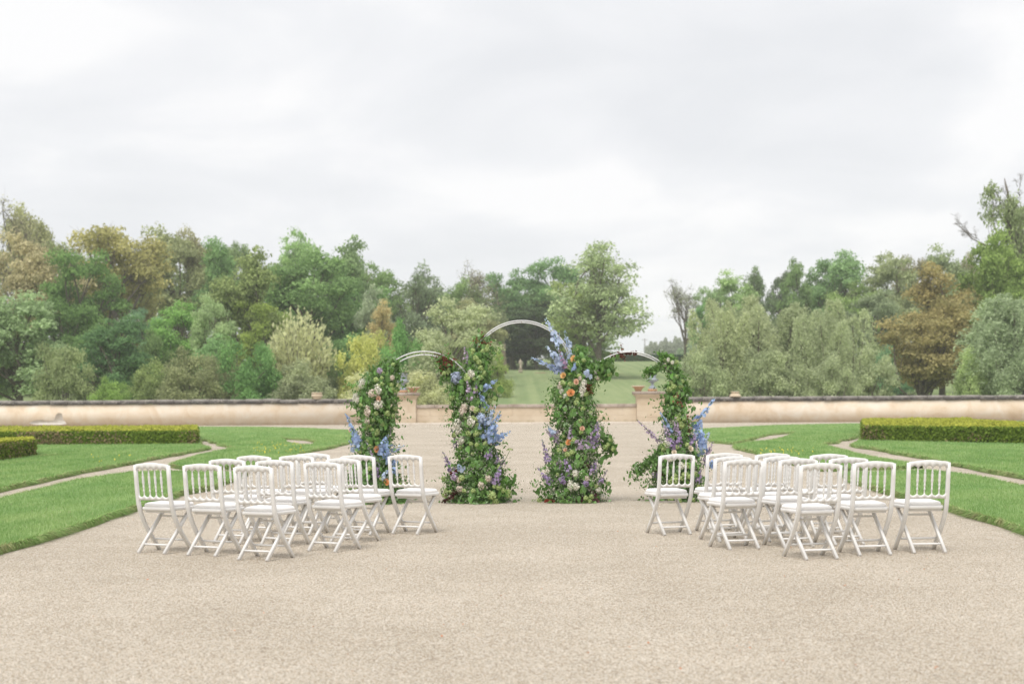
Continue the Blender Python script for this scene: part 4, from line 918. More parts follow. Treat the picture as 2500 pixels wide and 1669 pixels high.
c3 = column('flower column right of the central aisle, orange roses and tall pale blue spikes', 4, 410,
  [(280,430,505),(340,410,520),(420,360,540),(500,310,555),(600,285,555),(680,265,565),(760,260,580),(860,280,600),(960,300,600),(1060,270,590),(1140,230,600),(1220,200,600),(1300,190,630),(1400,170,660),(1490,150,650)],
  [((208,50),(300,250),PBLUE,.05,.026,-.05),((235,180),(335,470),PBLUE,.055,.027,-.12),((352,150),(408,390),PBLUE,.05,.026,-.02),((210,265),(330,440),PBLUE,.055,.027,-.15),((95,342),(330,490),(.50,.58,.80),.042,.026,-.10),((250,440),(330,500),PBLUE,.05,.026,-.1),
   ((300,300),(350,450),(.55,.35,.50),.036,.013,-.2),((420,400),(410,470),BLUE,.025,.02),((520,455),(510,510),PBLUE,.05,.024),
   ((600,850),(560,1060),LILAC,.075,.018),((540,930),(500,1060),PLILAC,.06,.018),((385,880),(385,985),PLILAC,.035,.014),((180,995),(218,1175),LILAC,.04,.015),((130,1210),(235,1335),LILAC,.035,.014),((340,1140),(375,1225),LILAC,.05,.017),((300,1150),(290,1200),PLILAC,.04,.016),
   ((590,1140),(545,1260),LILAC,.05,.016),((665,1225),(610,1340),PLILAC,.035,.014),((380,1240),(300,1310),LILAC,.055,.02),((195,925),(285,1010),PLILAC,.05,.016),((215,900),(260,960),PBLUE,.05,.022),((300,890),(280,1030),PLILAC,.04,.015),((480,990),(460,1080),PLILAC,.05,.016),((640,1290),(590,1330),LILAC,.04,.015)],
  [('rose',412,373,1.15,YEL),('rose',333,503,1.0,YEL),('rose',430,553,1.0,PEACH),('rose',388,637,1.15,ORANGE),('rose',475,910,.75,PEACH),('rose',370,1017,.95,ORANGE),('rose',345,1075,.6,PEACH),
   ('lil',490,560,.7,WHITE),('lil',480,600,.75,WHITE),('lil',470,640,.6,WHITE),('lil',310,580,.6,BLUSH),('lil',320,625,.5,WHITE),('lil',345,660,.5,WHITE),('lil',590,470,.6,WHITE),('lil',600,520,.55,BLUSH),('lil',460,520,.5,BLUSH),('lil',430,1010,.5,PLILAC),
   ('all',500,1330,.9,LILAC),('all',610,1205,.7,WHITE),('lil',380,1340,.8,WHITE),('lil',420,1350,.8,WHITE),('lil',600,1380,.7,WHITE),('lil',640,1440,.7,WHITE),('lil',420,1250,.6,WHITE),('lil',510,1290,.5,BLUSH)] +
  [('vib',x,y,1.15,GREENW) for x, y in ((375,440),(380,570),(330,560),(430,715),(435,300),(490,385),(440,410),(500,650),(410,1000),(300,1080),(360,1110),(395,1095),(320,1045),(690,490),(700,1000),(680,1040),(720,1070),(660,1060),(530,1470),(545,1430),(500,1440),(680,1340),(150,1480),(480,760))], 10500, 6200, arms=((540,470,700,390,.06),(560,500,720,460,.07),(640,980,720,1090,.06)), white=1600, nleaf=140)
spray(c3, 4, 690, 345, 915, 320, -.03, 110, .014, (.20, .09, .07)); spray(c3, 4, 770, 315, 808, 375, -.04, 40, .02, (.18, .08, .06)); spray(c3, 4, 790, 255, 800, 305, -.03, 12, .010, (.2, .12, .06)); spray(c3, 4, 510, 580, 540, 640, -.28, 70, .028, (.14, .06, .03))
spray(c3, 4, 410, 1480, 480, 1450, -.36, 90, .025, (.18, .09, .08)); spray(c3, 4, 560, 1390, 590, 1480, -.34, 60, .025, (.2, .1, .1)); spray(c3, 4, 510, 1180, 515, 1230, -.3, 40, .02, DARK); spray(c3, 4, 190, 1465, 270, 1475, -.34, 50, .014, (.3, .08, .05))
hanging(c3, 4, [(580,410),(620,395),(660,370),(690,360),(720,345),(745,330),(770,345),(700,400),(650,420)], 20, (.15, .28, .08))
spray(c2, 3, 1090, 230, 1190, 280, -.12, 40, .03, (.30, .12, .08)); spray(c2, 3, 820, 370, 900, 430, -.14, 60, .035, (.26, .10, .07))
hanging(c3, 4, [(430,290),(485,290),(450,350),(500,340),(520,400),(700,440),(740,470),(690,500),(640,950),(690,960),(735,1040),(740,1080),(700,1100),(660,1110),(640,1125),(600,1090),(640,1330),(690,1330),(690,1370),(650,1350),(150,1380),(160,1450)], 44, (.12, .27, .06))

c4 = column('rightmost flower column, slim top and full base of blue and lilac spikes', 4, 1230,
  [(345,1105,1185),(420,1125,1235),(500,1160,1262),(560,1170,1280),(640,1140,1290),(740,1135,1285),(820,1130,1300),(900,1150,1310),(980,1120,1330),(1060,1060,1370),(1140,1030,1400),(1220,1020,1415),(1320,1035,1420),(1420,1040,1400),(1490,1060,1390)],
  [((1085,785),(1160,945),BLUE,.045,.02),((1525,688),(1340,910),BLUE,.048,.028),((1400,870),(1370,1010),BLUE,.08,.024),((1420,930),(1395,1110),BLUE,.085,.024),((1480,940),(1400,1060),PBLUE,.05,.024),((1340,900),(1345,1000),PBLUE,.05,.022),((1500,1160),(1480,1210),BLUE,.05,.024),
   ((905,842),(1095,1030),PLILAC,.034,.016),((1120,880),(1150,1000),PLILAC,.05,.017),((1195,825),(1215,960),PLILAC,.04,.018),((1230,930),(1210,1045),LILAC,.055,.019),((1500,1010),(1425,1215),PLILAC,.045,.017),((1335,950),(1325,1050),LILAC,.05,.017),((1130,960),(1190,1060),LILAC,.05,.018),((1060,1240),(1040,1300),LILAC,.05,.018),((1390,1230),(1360,1330),LILAC,.05,.018)],
  [('lil',1130,1025,.95,WHITE),('lil',1110,1050,.8,GREENW),('rose',1310,1066,.95,CREAM),('rose',1180,1092,.75,CREAM),('lil',1150,380,.45,WHITE),('lil',1180,400,.45,WHITE),('lil',1130,420,.4,BLUSH),('lil',1230,1190,.7,WHITE),('lil',1260,1260,.7,GREENW),('lil',1150,1140,.6,WHITE),('hyd',1180,1300,.7,GREENW),('lil',1330,1160,.6,WHITE),('lil',1380,1080,.6,WHITE)] +
  [('vib',x,y,1.2,GREENW) for x, y in ((1175,560),(1190,590),(1160,610),(1215,840),(1250,890),(1240,870),(1180,1270),(1230,1290),(1290,1280),(1340,1260),(1150,1320),(1220,1480),(1330,1490),(1150,1450),(1270,1190))], 9000, 5200, arms=((985,490,1090,430,.04),(880,1275,1050,1150,.05),(1100,350,1220,480,.05),(1230,500,1320,640,.045)), white=700)
spray(c4, 4, 1190, 690, 1270, 740, -.14, 50, .03, (.42, .16, .12)); spray(c4, 4, 1225, 650, 1220, 660, -.14, 12, .012, (.6, .12, .15)); spray(c4, 4, 1060, 1200, 1090, 1260, -.28, 40, .025, (.13, .05, .03)); spray(c4, 4, 1290, 830, 1310, 960, -.1, 50, .02, (.25, .1, .06))
hanging(c4, 4, [(1140,640),(1130,680),(1160,660),(1120,730),(1140,780),(1165,720),(1150,750),(1340,735),(1320,690),(1090,1440),(1110,1480),(1380,1440),(1380,1480)], 30, (.12, .27, .06))
# ------------------------------------------------------------------ trees beyond the wall
def tree_proto(style, seed):
    """returns (branches mesh, crown mesh, nominal radius, nominal height)"""
    r = np.random.default_rng(seed); br = MB(); LV = []; LF = []; LT = []; k = 0
    def put(P_, A_, B_, a_, b_, tn):
        nonlocal k
        V, F = rhombi(P_, A_, B_, a_, b_); LV.append(V); LF.append(F + k); k += len(V); LT.append(np.repeat(tn, 4))
    def limb(p0, p1, r0, r1, sag=.08, n=5):
        p0 = np.array(p0); p1 = np.array(p1); t = np.linspace(0, 1, n)[:, None]; mid = r.normal(size=3)*np.linalg.norm(p1-p0)*sag
        pts = p0*(1-t) + p1*t + np.sin(t*math.pi)*mid; br.tube(pts, np.linspace(r0, r1, n), 5, False); return pts
    if style in ('broad', 'sparse', 'bare', 'tall', 'airy'):
        H, R = 18.0, 6.0
        zc, rz = {'broad': (.50, .45), 'tall': (.60, .38), 'airy': (.56, .41)}.get(style, (.60, .36))
        nl = {'airy': 18, 'broad': 19, 'tall': 14, 'sparse': 12, 'bare': 12}[style]
        lob = rdir(nl, r)*r.uniform(.35, .8, (nl, 1)); lob[:, 2] = np.where(lob[:, 2] < -.3, -lob[:, 2]*.6, lob[:, 2]) if style in ('sparse', 'bare') else lob[:, 2]
        lobs = lob*[R, R, rz*H] + [0, 0, zc*H]
        tp = limb((0, 0, -.6), (r.normal()*.5, r.normal()*.5, zc*H*.95), .42, .16, .03, 7)
        cs = []; rs = []
        for lb in lobs:
            st = tp[np.clip(int(r.uniform(2, 6)), 0, 6)]; lp = limb(st, lb, .17, .06, .10)
            nb = r.integers(6, 10)
            for _ in range(nb):
                c = lb + rdir(1, r)[0]*r.uniform(.6, 2.3)*[1, 1, .8]; cs.append(c); rs.append(r.uniform(.85, 1.75))
                if style != 'broad' or r.random() < .5:
                    bp = limb(lp[r.integers(2, 5)], c, .05, .02, .12, 4)
                    if style in ('bare', 'sparse', 'airy'):
                        for _ in range(7 if style == 'bare' else 3):
                            d = rdir(1, r)[0]; d[2] = abs(d[2])*.9; limb(c, c + d*r.uniform(.7, 1.8), .02, .007, .15, 3)
        n = {'airy': 9500, 'broad': 16000, 'tall': 12000, 'sparse': 9000, 'bare': 2000}[style]
        cs = np.array(cs); rs = np.array(rs); i = r.choice(len(cs), n, p=rs**2/np.sum(rs**2)); N = rdir(n, r); N[:, 2] = np.where(N[:, 2] < -.2, -N[:, 2]*.8, N[:, 2])
        Pt = cs[i] + N*rs[i][:, None]*r.uniform(.35, 1.1, n)[:, None]*[1, 1, .72] + r.normal(size=(n, 3))*.12
        Nn = unit(N*.7 + r.normal(size=(n, 3))*.6 + [0, 0, .35]); A_, B_ = perp(Nn, r); s_ = r.uniform(.10, .26, n)*(1 if style != 'bare' else .7)
        bt = r.random(len(cs)); put(Pt, A_, B_, s_, s_*.62, np.clip(.5 + .5*(bt[i]-.5) + r.normal(size=n)*.14, 0, 1))
    elif style == 'bush':
        H, R = 6.0, 4.0; nb = 70
        u_ = rdir(nb, r); u_[:, 2] = np.abs(u_[:, 2]); cs = u_*r.uniform(.35, .82, (nb, 1))*[R, R, H]*.95 + [0, 0, .3]; rs = r.uniform(.4, .95, nb)
        for c in cs[:18]: limb((r.normal()*.3, r.normal()*.3, -.3), c, .08, .02, .1)
        n = 17000; i = r.choice(nb, n, p=rs**2/np.sum(rs**2)); N = rdir(n, r); N[:, 2] = np.where(N[:, 2] < -.3, -N[:, 2], N[:, 2])
        Pt = cs[i] + N*rs[i][:, None]*r.uniform(.4, 1.1, n)[:, None] + r.normal(size=(n, 3))*.08; Pt[:, 2] = np.abs(Pt[:, 2])
        Nn = unit(N*.7 + r.normal(size=(n, 3))*.6 + [0, 0, .35]); A_, B_ = perp(Nn, r); s_ = r.uniform(.05, .12, n)
        bt = r.random(nb); put(Pt, A_, B_, s_, s_*.62, np.clip(.5 + .5*(bt[i]-.5) + r.normal(size=n)*.14, 0, 1))
    elif style == 'willow':
        H, R = 12.0, 4.5
        for p_ in range(9):
            ax_ = r.normal(size=2)*R*.38; top = H*r.uniform(.72, 1.0)*(1-.12*np.linalg.norm(ax_)/R); rad = r.uniform(1.3, 2.2)
            tp = limb((ax_[0]*.2, ax_[1]*.2, -.4), (ax_[0], ax_[1], top*.92), .16, .03, .04, 7)
            n = 240; t = r.uniform(.12, 1, n)**.85; th = r.random(n)*6.283; rr_ = rad*np.sin(np.clip((1.03-t)*2.6, 0, 1.57))*r.uniform(.5, 1.05, n)
            base = np.stack([ax_[0]*(.3+.7*t) + rr_*np.cos(th), ax_[1]*(.3+.7*t) + rr_*np.sin(th), top*t], -1); tone0 = r.random()*.3+.35
            for k_ in range(9):
                f = k_/9; out = np.stack([np.cos(th), np.sin(th), np.zeros(n)], -1)
                q = base + out*(f*.35) + np.array([0, 0, 1.])*(.25*math.sin(f*2.2) - f*f*1.1)[..., None] if False else base + out*(f*.4) + np.array([0, 0, .35*math.sin(f*2.4) - f*f*1.0])
                q = q + r.normal(size=(n, 3))*.10; A_ = unit(out*(.5-.3*f) + [0, 0, .8-1.7*f] + r.normal(size=(n, 3))*.3); B_ = unit(np.cross(A_, r.normal(size=(n, 3)))); s_ = r.uniform(.09, .19, n)
                put(q, A_, B_, s_, s_*.36, np.clip(tone0 + r.normal(size=n)*.18, 0, 1))
    elif style == 'upright':
        H, R = 7.0, 2.4
        n = 420
        for i in range(n):
            th = r.random()*6.283; q = r.random()**.6; d = unit(np.array([math.cos(th)*q*.42, math.sin(th)*q*.42, 1.])); ln = H*(1-.35*q*q)*r.uniform(.75, 1.0)
            if i % 4 == 0: limb((0, 0, -.2), d*ln*.9, .035, .008, .02, 4)
            m_ = 16; t = r.uniform(.3, 1, m_)[:, None]; P_ = d*ln*t + r.normal(size=(m_, 3))*.11; A_ = unit(d + r.normal(size=(m_, 3))*.25); B_ = unit(np.cross(A_, r.normal(size=(m_, 3)))); s_ = r.uniform(.08, .18, m_)
            put(P_, A_, B_, s_, s_*.4, np.clip(r.normal(.5, .2, m_), 0, 1))
    V = np.vstack(LV); bm_ = br.mesh('branches', M['bark'], True); 
    rx = np.percentile(np.abs(V[:, :2]), 97); top = np.percentile(V[:, 2], 99.7)
    return bm_, mesh_np('crown', V, np.vstack(LF), M['leaf'], np.concatenate(LT)), rx, top
PROTO = {s: [tree_proto(s, 100+i*13+len(s)*7) for i in range(k)] for s, k in (('broad', 5), ('tall', 2), ('airy', 2), ('sparse', 3), ('bare', 2), ('bush', 3), ('willow', 3), ('upright', 1))}
TN = {'broad': 'broadleaf_tree', 'tall': 'broadleaf_tree', 'airy': 'open_crowned_tree', 'sparse': 'open_crowned_tree', 'bare': 'bare_tree', 'bush': 'shrub', 'willow': 'willow_tree', 'upright': 'feathery_shrub'}
cnt = {}
S = 2500/2349
def tree(u, vt, hw, D, style, col, label, sink=0.0, pale=False):
    u, vt, hw = u*S, vt*S, hw*S; x, zt = xz(u, vt, D); g = float(terrain(D)) - .1 - sink; H = zt-g; W = hw/FPX*D
    i = cnt.get(style, 0); cnt[style] = i+1; pb, pc, rx, top = PROTO[style][i % len(PROTO[style])]
    root = ob(TN[style], None, loc=(x, D, g), rot=(0, 0, (i*2.399) % 6.283), scale=(W/rx, W/rx, H/top)); tag(root, label, 'tree' if style not in ('bush', 'upright') else 'shrub', 'trees beyond the garden wall' if style not in ('bush', 'upright') else 'shrubs beyond the garden wall')
    o = ob('branches', pb, root)
    if pale: o.material_slots[0].link = 'OBJECT'; o.material_slots[0].material = M['pale_bark']
    c = ob('crown', pc, root); col = np.array(col); lum = col @ [.25, .65, .1]
    q = col[1]/col[0]
    if q > 1.25: col = (lum + (col-lum)*.80)*np.array([np.interp(q, [1.25, 1.9], [1.0, 1.12]), 1.04, .84])*1.75      # fresh greens
    elif q > 1.02: col = (lum + (col-lum)*.62)*np.array([.94, 1.03, .90])*1.5                                       # sage and olive
    else: col = (lum + (col-lum)*.62)*np.array([.93, 1.08, .82])*1.6                                               # tan and copper buds
    col = np.clip(col, 0, .7); c.color = (*col, 1)
TREES = [
 (40,462,75,195,'bare',(0.345,0.274,0.144),'tall thin tree with bare upper twigs at the far left'),
 (62,470,60,200,'sparse',(0.333,0.286,0.132),'pale olive open tree behind the tan tree at far left'),
 (72,540,95,165,'broad',(0.408,0.286,0.168),'tan brown tree at the far left'),
 (132,560,60,190,'sparse',(0.270,0.262,0.120),'thin olive tree between the tan tree and the golden tree'),
 (30,672,110,120,'broad',(0.207,0.298,0.168),'large grey green shrub at the bottom left corner of the wood'),
 (-40,690,80,118,'broad',(0.195,0.286,0.156),'grey green shrub cut by the left frame edge'),
 (150,792,65,114,'bush',(0.270,0.310,0.096),'olive green rounded shrub beside the large grey green one'),
 (185,575,85,155,'tall',(0.095,0.202,0.060),'dark green tree left of the golden tree'),
 (150,690,75,150,'broad',(0.083,0.178,0.054),'deep green tree below the tan tree'),
 (265,520,100,175,'sparse',(0.395,0.298,0.072),'golden brown tree with dark limbs showing'),
 (300,590,75,180,'broad',(0.358,0.274,0.078),'golden tree leaning behind the golden brown one'),
 (395,525,95,195,'broad',(0.283,0.262,0.120),'broad olive brown tree right of the golden tree'),
 (455,528,60,200,'sparse',(0.320,0.250,0.132),'brownish open tree right of the olive brown tree'),
 (500,548,48,185,'tall',(0.120,0.250,0.096),'slim green tree with a forked trunk'),
 (540,560,40,205,'sparse',(0.170,0.250,0.120),'small thin green tree on the skyline'),
 (265,725,75,128,'broad',(0.076,0.178,0.078),'dark bluish green tree low on the left'),
 (215,740,60,140,'broad',(0.083,0.178,0.060),'dark green tree under the golden tree'),
 (345,712,52,150,'broad',(0.120,0.250,0.156),'bluish green tree below the olive brown tree'),
 (340,760,60,135,'bush',(0.108,0.190,0.072),'dark shrub below the bluish green tree'),
 (425,698,78,140,'broad',(0.126,0.286,0.072),'fresh green rounded tree left of the chestnut'),
 (482,680,48,132,'broad',(0.233,0.322,0.168),'chestnut with pale flower candles'),
 (485,770,42,125,'broad',(0.145,0.298,0.132),'smaller green chestnut under the flowering one'),
 (572,578,88,150,'broad',(0.233,0.286,0.048),'yellow green spreading tree left of the large rounded one'),
 (600,680,60,148,'broad',(0.207,0.274,0.054),'yellow green tree under the spreading one'),
 (690,536,62,215,'broad',(0.195,0.334,0.144),'pale green dome on the skyline'),
 (715,572,110,165,'broad',(0.120,0.238,0.084),'large rounded mid green tree on the left half'),
 (640,600,60,190,'broad',(0.132,0.250,0.084),'green tree filling behind the yellow green one'),
 (815,553,72,185,'broad',(0.158,0.250,0.120),'green tree with pale blossom on the skyline'),
 (800,620,80,175,'broad',(0.108,0.238,0.084),'green tree under the pale blossom tree'),
 (865,610,55,190,'broad',(0.145,0.250,0.096),'green tree left of the grey green skyline tree'),
 (688,722,62,116,'upright',(0.470,0.394,0.240),'pale beige upright shrub in front of the large rounded tree'),
 (690,830,85,110,'bush',(0.295,0.310,0.144),'pale olive shrub at the foot of the beige one'),
 (575,785,66,112,'bush',(0.108,0.262,0.084),'round bright green shrub above the hedge'),
 (430,802,75,111,'bush',(0.270,0.250,0.120),'brown green low shrub behind the wall'),
 (350,830,60,113,'bush',(0.195,0.250,0.096),'low olive shrub right of the dark trees'),
 (508,815,50,116,'bush',(0.258,0.226,0.120),'brownish shrub left of the round bright green one'),
 (255,868,48,108,'bush',(0.170,0.298,0.072),'small bright shrub just above the left wall'),
 (790,770,70,135,'broad',(0.108,0.238,0.084),'green tree behind the lime shrub'),
 (745,830,60,118,'bush',(0.195,0.238,0.096),'dull green shrub right of the beige one'),
 (832,763,56,118,'bush',(0.470,0.442,0.054),'lime yellow shrub left of the bright green one'),
 (925,738,56,128,'bush',(0.114,0.298,0.084),'bright green dense shrub above the low left arch'),
 (878,693,38,150,'broad',(0.495,0.322,0.144),'small copper orange tree'),
 (866,660,40,158,'broad',(0.320,0.358,0.216),'small tree with white blossom above the copper orange one'),
 (955,605,58,190,'airy',(0.220,0.274,0.144),'grey green open tree on the skyline left of centre'),
 (985,640,45,200,'broad',(0.195,0.274,0.132),'green tree right of the grey green open one'),
 (1045,690,88,128,'broad',(0.395,0.406,0.192),'pale sage willow like shrub behind the low left arch'),
 (1000,760,70,125,'bush',(0.358,0.370,0.180),'pale sage shrub below the first sage one'),
 (880,852,110,106,'bush',(0.470,0.394,0.228),'low beige flowering shrub behind the left pier'),
 (985,860,60,105,'bush',(0.433,0.382,0.216),'low beige shrub right of the left pier'),
 (1090,602,62,205,'bare',(0.270,0.214,0.132),'bare grey branching tree on the skyline'),
 (1050,640,42,200,'broad',(0.170,0.274,0.108),'light green tree left of the bare one'),
 (1080,692,64,170,'broad',(0.283,0.238,0.120),'brownish tree left of the tall central arch'),
 (1110,660,45,195,'broad',(0.220,0.238,0.108),'olive tree under the bare one'),
 (1162,622,50,236,'tall',(0.108,0.226,0.096),'green tree right of the bare one'),
 (1200,645,55,240,'broad',(0.132,0.238,0.096),'mid green tree framed above the tall arch'),
 (1180,700,70,232,'broad',(0.064,0.112,0.054),'dark evergreen left of the statue'),
 (1235,735,60,227,'broad',(0.045,0.070,0.038),'yew behind the statue, canopy shade painted into its very dark crown'),  # the three yew crowns' near-black colour holds the shade under the canopies
 (1180,745,60,229,'broad',(0.042,0.064,0.036),'yew left of the statue, canopy shade painted into its very dark crown'),
 (1275,720,55,226,'broad',(0.051,0.082,0.042),'yew right of the statue, canopy shade painted into its very dark crown'),
 (1272,592,60,238,'tall',(0.120,0.250,0.108),'tall bluish green tree right of centre'),
 (1305,660,55,232,'broad',(0.132,0.250,0.096),'green tree beneath the big spreading one'),
 (1375,566,98,190,'airy',(0.36,0.42,0.17),'big spreading yellow green tree with open crown on the meadow edge'),
 (1335,620,70,193,'airy',(0.245,0.310,0.108),'open green tree left of the big spreading one'),
 (1345,720,60,205,'broad',(0.182,0.274,0.096),'green undergrowth tree below the big spreading one'),
 (1128,790,40,150,'bush',(0.245,0.310,0.084),'small yellow green conifer like shrub behind the left inner column'),
 # right of the meadow gap
 (1568,640,48,215,'bare',(0.258,0.238,0.168),'bare grey tree alone at the right of the gap'),
 (1608,695,26,205,'broad',(0.132,0.298,0.120),'small bright green tree beside the bare one'),
 (1640,660,40,215,'sparse',(0.195,0.298,0.156),'faint green tree behind the willows'),
 (1688,625,52,200,'broad',(0.233,0.346,0.156),'pale green round tree above the willows'),
 (1735,614,30,205,'sparse',(0.145,0.214,0.120),'darker slim tree beside the pale green round one'),
 (1796,625,32,210,'sparse',(0.108,0.142,0.096),'dark conifer like tree above the willows'),
 (1828,598,38,192,'tall',(0.132,0.226,0.096),'tall tree with a bare lower trunk above the willows'),
 (1880,620,45,200,'broad',(0.145,0.262,0.120),'green tree right of the tall bare trunk'),
 (1925,577,66,197,'tall',(0.145,0.274,0.132),'tallest green tree of the right skyline'),
 (1940,650,60,190,'broad',(0.182,0.274,0.096),'green tree under the tallest one'),
 (2030,585,68,192,'broad',(0.295,0.286,0.156),'tan green tree right of the tallest one'),
 (2010,670,65,180,'broad',(0.233,0.274,0.132),'grey green tree under the tan green one'),
 (2100,592,44,205,'sparse',(0.270,0.202,0.132),'brownish thin tree on the right skyline'),
 (2172,567,55,190,'broad',(0.270,0.310,0.132),'yellow green tree on the right skyline'),
 (2210,585,40,195,'sparse',(0.295,0.226,0.144),'brown tinged tree behind the copper one'),
 (2060,790,45,150,'bush',(0.132,0.298,0.180),'bluish green shrub left of the copper tree'),
 (2160,606,100,140,'broad',(0.345,0.226,0.066),'large copper brown tree on the right'),
 (2118,690,102,133,'broad',(0.333,0.226,0.072),'copper brown tree with dark trunk showing above the wall', 2.2),
 (2215,680,60,138,'broad',(0.258,0.274,0.084),'olive tree right of the copper ones'),
 (2290,540,85,140,'broad',(0.158,0.250,0.060),'dense green tree at the right edge'),
 (2345,500,90,150,'broad',(0.170,0.262,0.066),'dense green tree cut by the right frame edge'),
 (2318,425,60,146,'airy',(0.258,0.310,0.096),'tall open tree with bare tip at the right edge'),
 (2265,600,70,137,'broad',(0.145,0.238,0.060),'dark green tree below the right edge group'),
 (2245,640,70,150,'broad',(0.158,0.238,0.066),'green tree behind the right willow'),
 (1652,692,72,126,'willow',(0.395,0.406,0.192),'sage willow nearest the meadow gap'),
 (1735,680,78,128,'willow',(0.383,0.394,0.192),'second sage willow from the meadow gap'),
 (1800,700,60,132,'willow',(0.358,0.382,0.180),'third sage willow, slightly darker'),
 (1872,716,66,124,'willow',(0.370,0.394,0.192),'sage willow in the middle of the row'),
 (1945,690,62,128,'willow',(0.383,0.406,0.192),'tall sage willow left of the bluish shrub'),
 (1612,800,60,120,'bush',(0.320,0.358,0.156),'sage shrub at the foot of the first willow'),
 (2000,800,62,120,'bush',(0.333,0.358,0.168),'sage shrub at the foot of the tall willow'),
 (1770,800,70,118,'bush',(0.320,0.346,0.156),'sage shrub between the willows'),
 (1900,810,60,117,'bush',(0.333,0.358,0.168),'low sage shrub right of the middle willow'),
 (2292,678,92,118,'willow',(0.320,0.382,0.192),'grey green willow at the right edge'),
 (2375,705,70,116,'willow',(0.333,0.394,0.204),'grey green willow cut by the right frame edge'),
 (2225,800,50,117,'bush',(0.270,0.346,0.156),'grey green shrub left of the right edge willow'),
 (2330,800,70,114,'bush',(0.295,0.358,0.168),'grey green shrub under the right edge willow'),
]
for t in TREES: tree(*t)
# long bare branch of the old tree at the right edge
mb = MB(); D = 146
def brk(pts, r0, r1):
    q = [(*((xz(u*S, v*S, D)[0]), D + j*.3), xz(u*S, v*S, D)[1]) if False else (xz(u*S, v*S, D)[0], D + j*.2, xz(u*S, v*S, D)[1]) for j, (u, v) in enumerate(pts)]
    mb.tube(q, np.linspace(r0, r1, len(q)), 6)
root = ob('old_tree', None, loc=(0, 0, 0)); tag(root, 'old tree with a long bare branch reaching left at the right edge', 'tree', 'trees beyond the garden wall')
brk([(2335,905),(2332,760),(2330,640),(2322,520),(2318,440),(2312,405)], .5, .03); brk([(2330,640),(2300,592),(2275,570),(2255,556),(2235,545),(2215,522),(2198,508)], .13, .03)
brk([(2330,560),(2345,500),(2360,450)], .15, .03); brk([(2325,540),(2300,480),(2290,440),(2270,430)], .08, .02); brk([(2320,470),(2308,430),(2306,410)], .05, .01)
ob('trunk', mb.mesh('trunk', M['bark'], True), root)
mb = MB()
def twig(u0, v0, a_, ln, r0, dep):
    u1 = u0 + math.cos(a_)*ln*.5 + rng.normal()*1.5; v1 = v0 - math.sin(a_)*ln*.5; a2 = a_ + rng.normal()*.3; u2 = u1 + math.cos(a2)*ln*.5; v2 = v1 - math.sin(a2)*ln*.5
    brk([(u0, v0), (u1, v1), (u2, v2)], r0, r0*.35)
    if dep:
        for _ in range(4): f = rng.random(); twig(u1*(1-f)+u2*f, v1*(1-f)+v2*f, a2 + rng.normal()*.7, ln*.5, r0*.5, dep-1)
for i in range(15):
    t = rng.random()**.7; j = t*4; k0 = min(int(j), 3); bp = [(2265,563),(2250,553),(2232,543),(2214,522),(2198,508)]; f = j-k0
    twig(bp[k0][0]*(1-f)+bp[k0+1][0]*f, bp[k0][1]*(1-f)+bp[k0+1][1]*f, rng.uniform(1.5, 3.5), rng.uniform(10, 24), .03, 2)
for i in range(24): twig(rng.uniform(2285, 2345), rng.uniform(420, 520), rng.uniform(.8, 2.4), rng.uniform(14, 34), .03, 2)
ob('twigs', mb.mesh('twigs', M['bark']), root)

# pale trunk standing free left of the statue
x, z = xz(1157*S, 850*S, 212); mb = MB(); mb.tube([(0, 0, -.3), (.1, 0, 1.5), (-.1, 0, 3), (0, 0, 4.6)], [.36, .3, .27, .2], 8)
o = ob('tree_trunk', mb.mesh('tree_trunk', M['pale_bark'], True), loc=(x, 212, float(terrain(212)))); tag(o, 'pale tan trunk under the dark trees left of the statue', 'trunk')

# statue on a pedestal
x, z = xz(1271, 913, 214.7); root = ob('statue', None, loc=(x, 214.7, float(terrain(214.7))-.05)); tag(root, 'weathered standing stone statue on a plinth under the dark trees', 'statue')
mb = MB(); mb.box((0, 0, .1), (.8, .8, .2)); mb.box((0, 0, .47), (.62, .62, .6)); mb.box((0, 0, .81), (.74, .74, .09)); ob('pedestal', mb.mesh('pedestal', M['statue']), root)
me = bpy.data.meshes.new('figure'); vs = [(0, 0, .9), (.03, 0, 1.2), (.0, 0, 1.55), (-.02, 0, 1.95), (-.02, -.01, 2.14), (-.03, -.02, 2.33), (-.2, 0, 1.93), (-.27, -.06, 1.68), (-.14, -.18, 1.58), (.17, 0, 1.93), (.24, .02, 1.66), (.21, -.02, 1.42), (.1, -.08, .9), (-.1, .02, .9)]
ed = [(0, 1), (1, 2), (2, 3), (3, 4), (4, 5), (3, 6), (6, 7), (7, 8), (3, 9), (9, 10), (10, 11), (1, 12), (1, 13)]
me.from_pydata(vs, ed, []); fig = ob('figure', me, root); md = fig.modifiers.new('skin', 'SKIN'); fig.modifiers.new('sub', 'SUBSURF').levels = 1; fig.modifiers['sub'].render_levels = 2
for i, rr_ in enumerate([.22, .22, .18, .19, .07, .12, .09, .07, .06, .09, .07, .06, .15, .15]): me.skin_vertices[0].data[i].radius = (rr_, rr_*.85)
me.skin_vertices[0].data[0].use_root = True; me.materials.append(M['statue'])
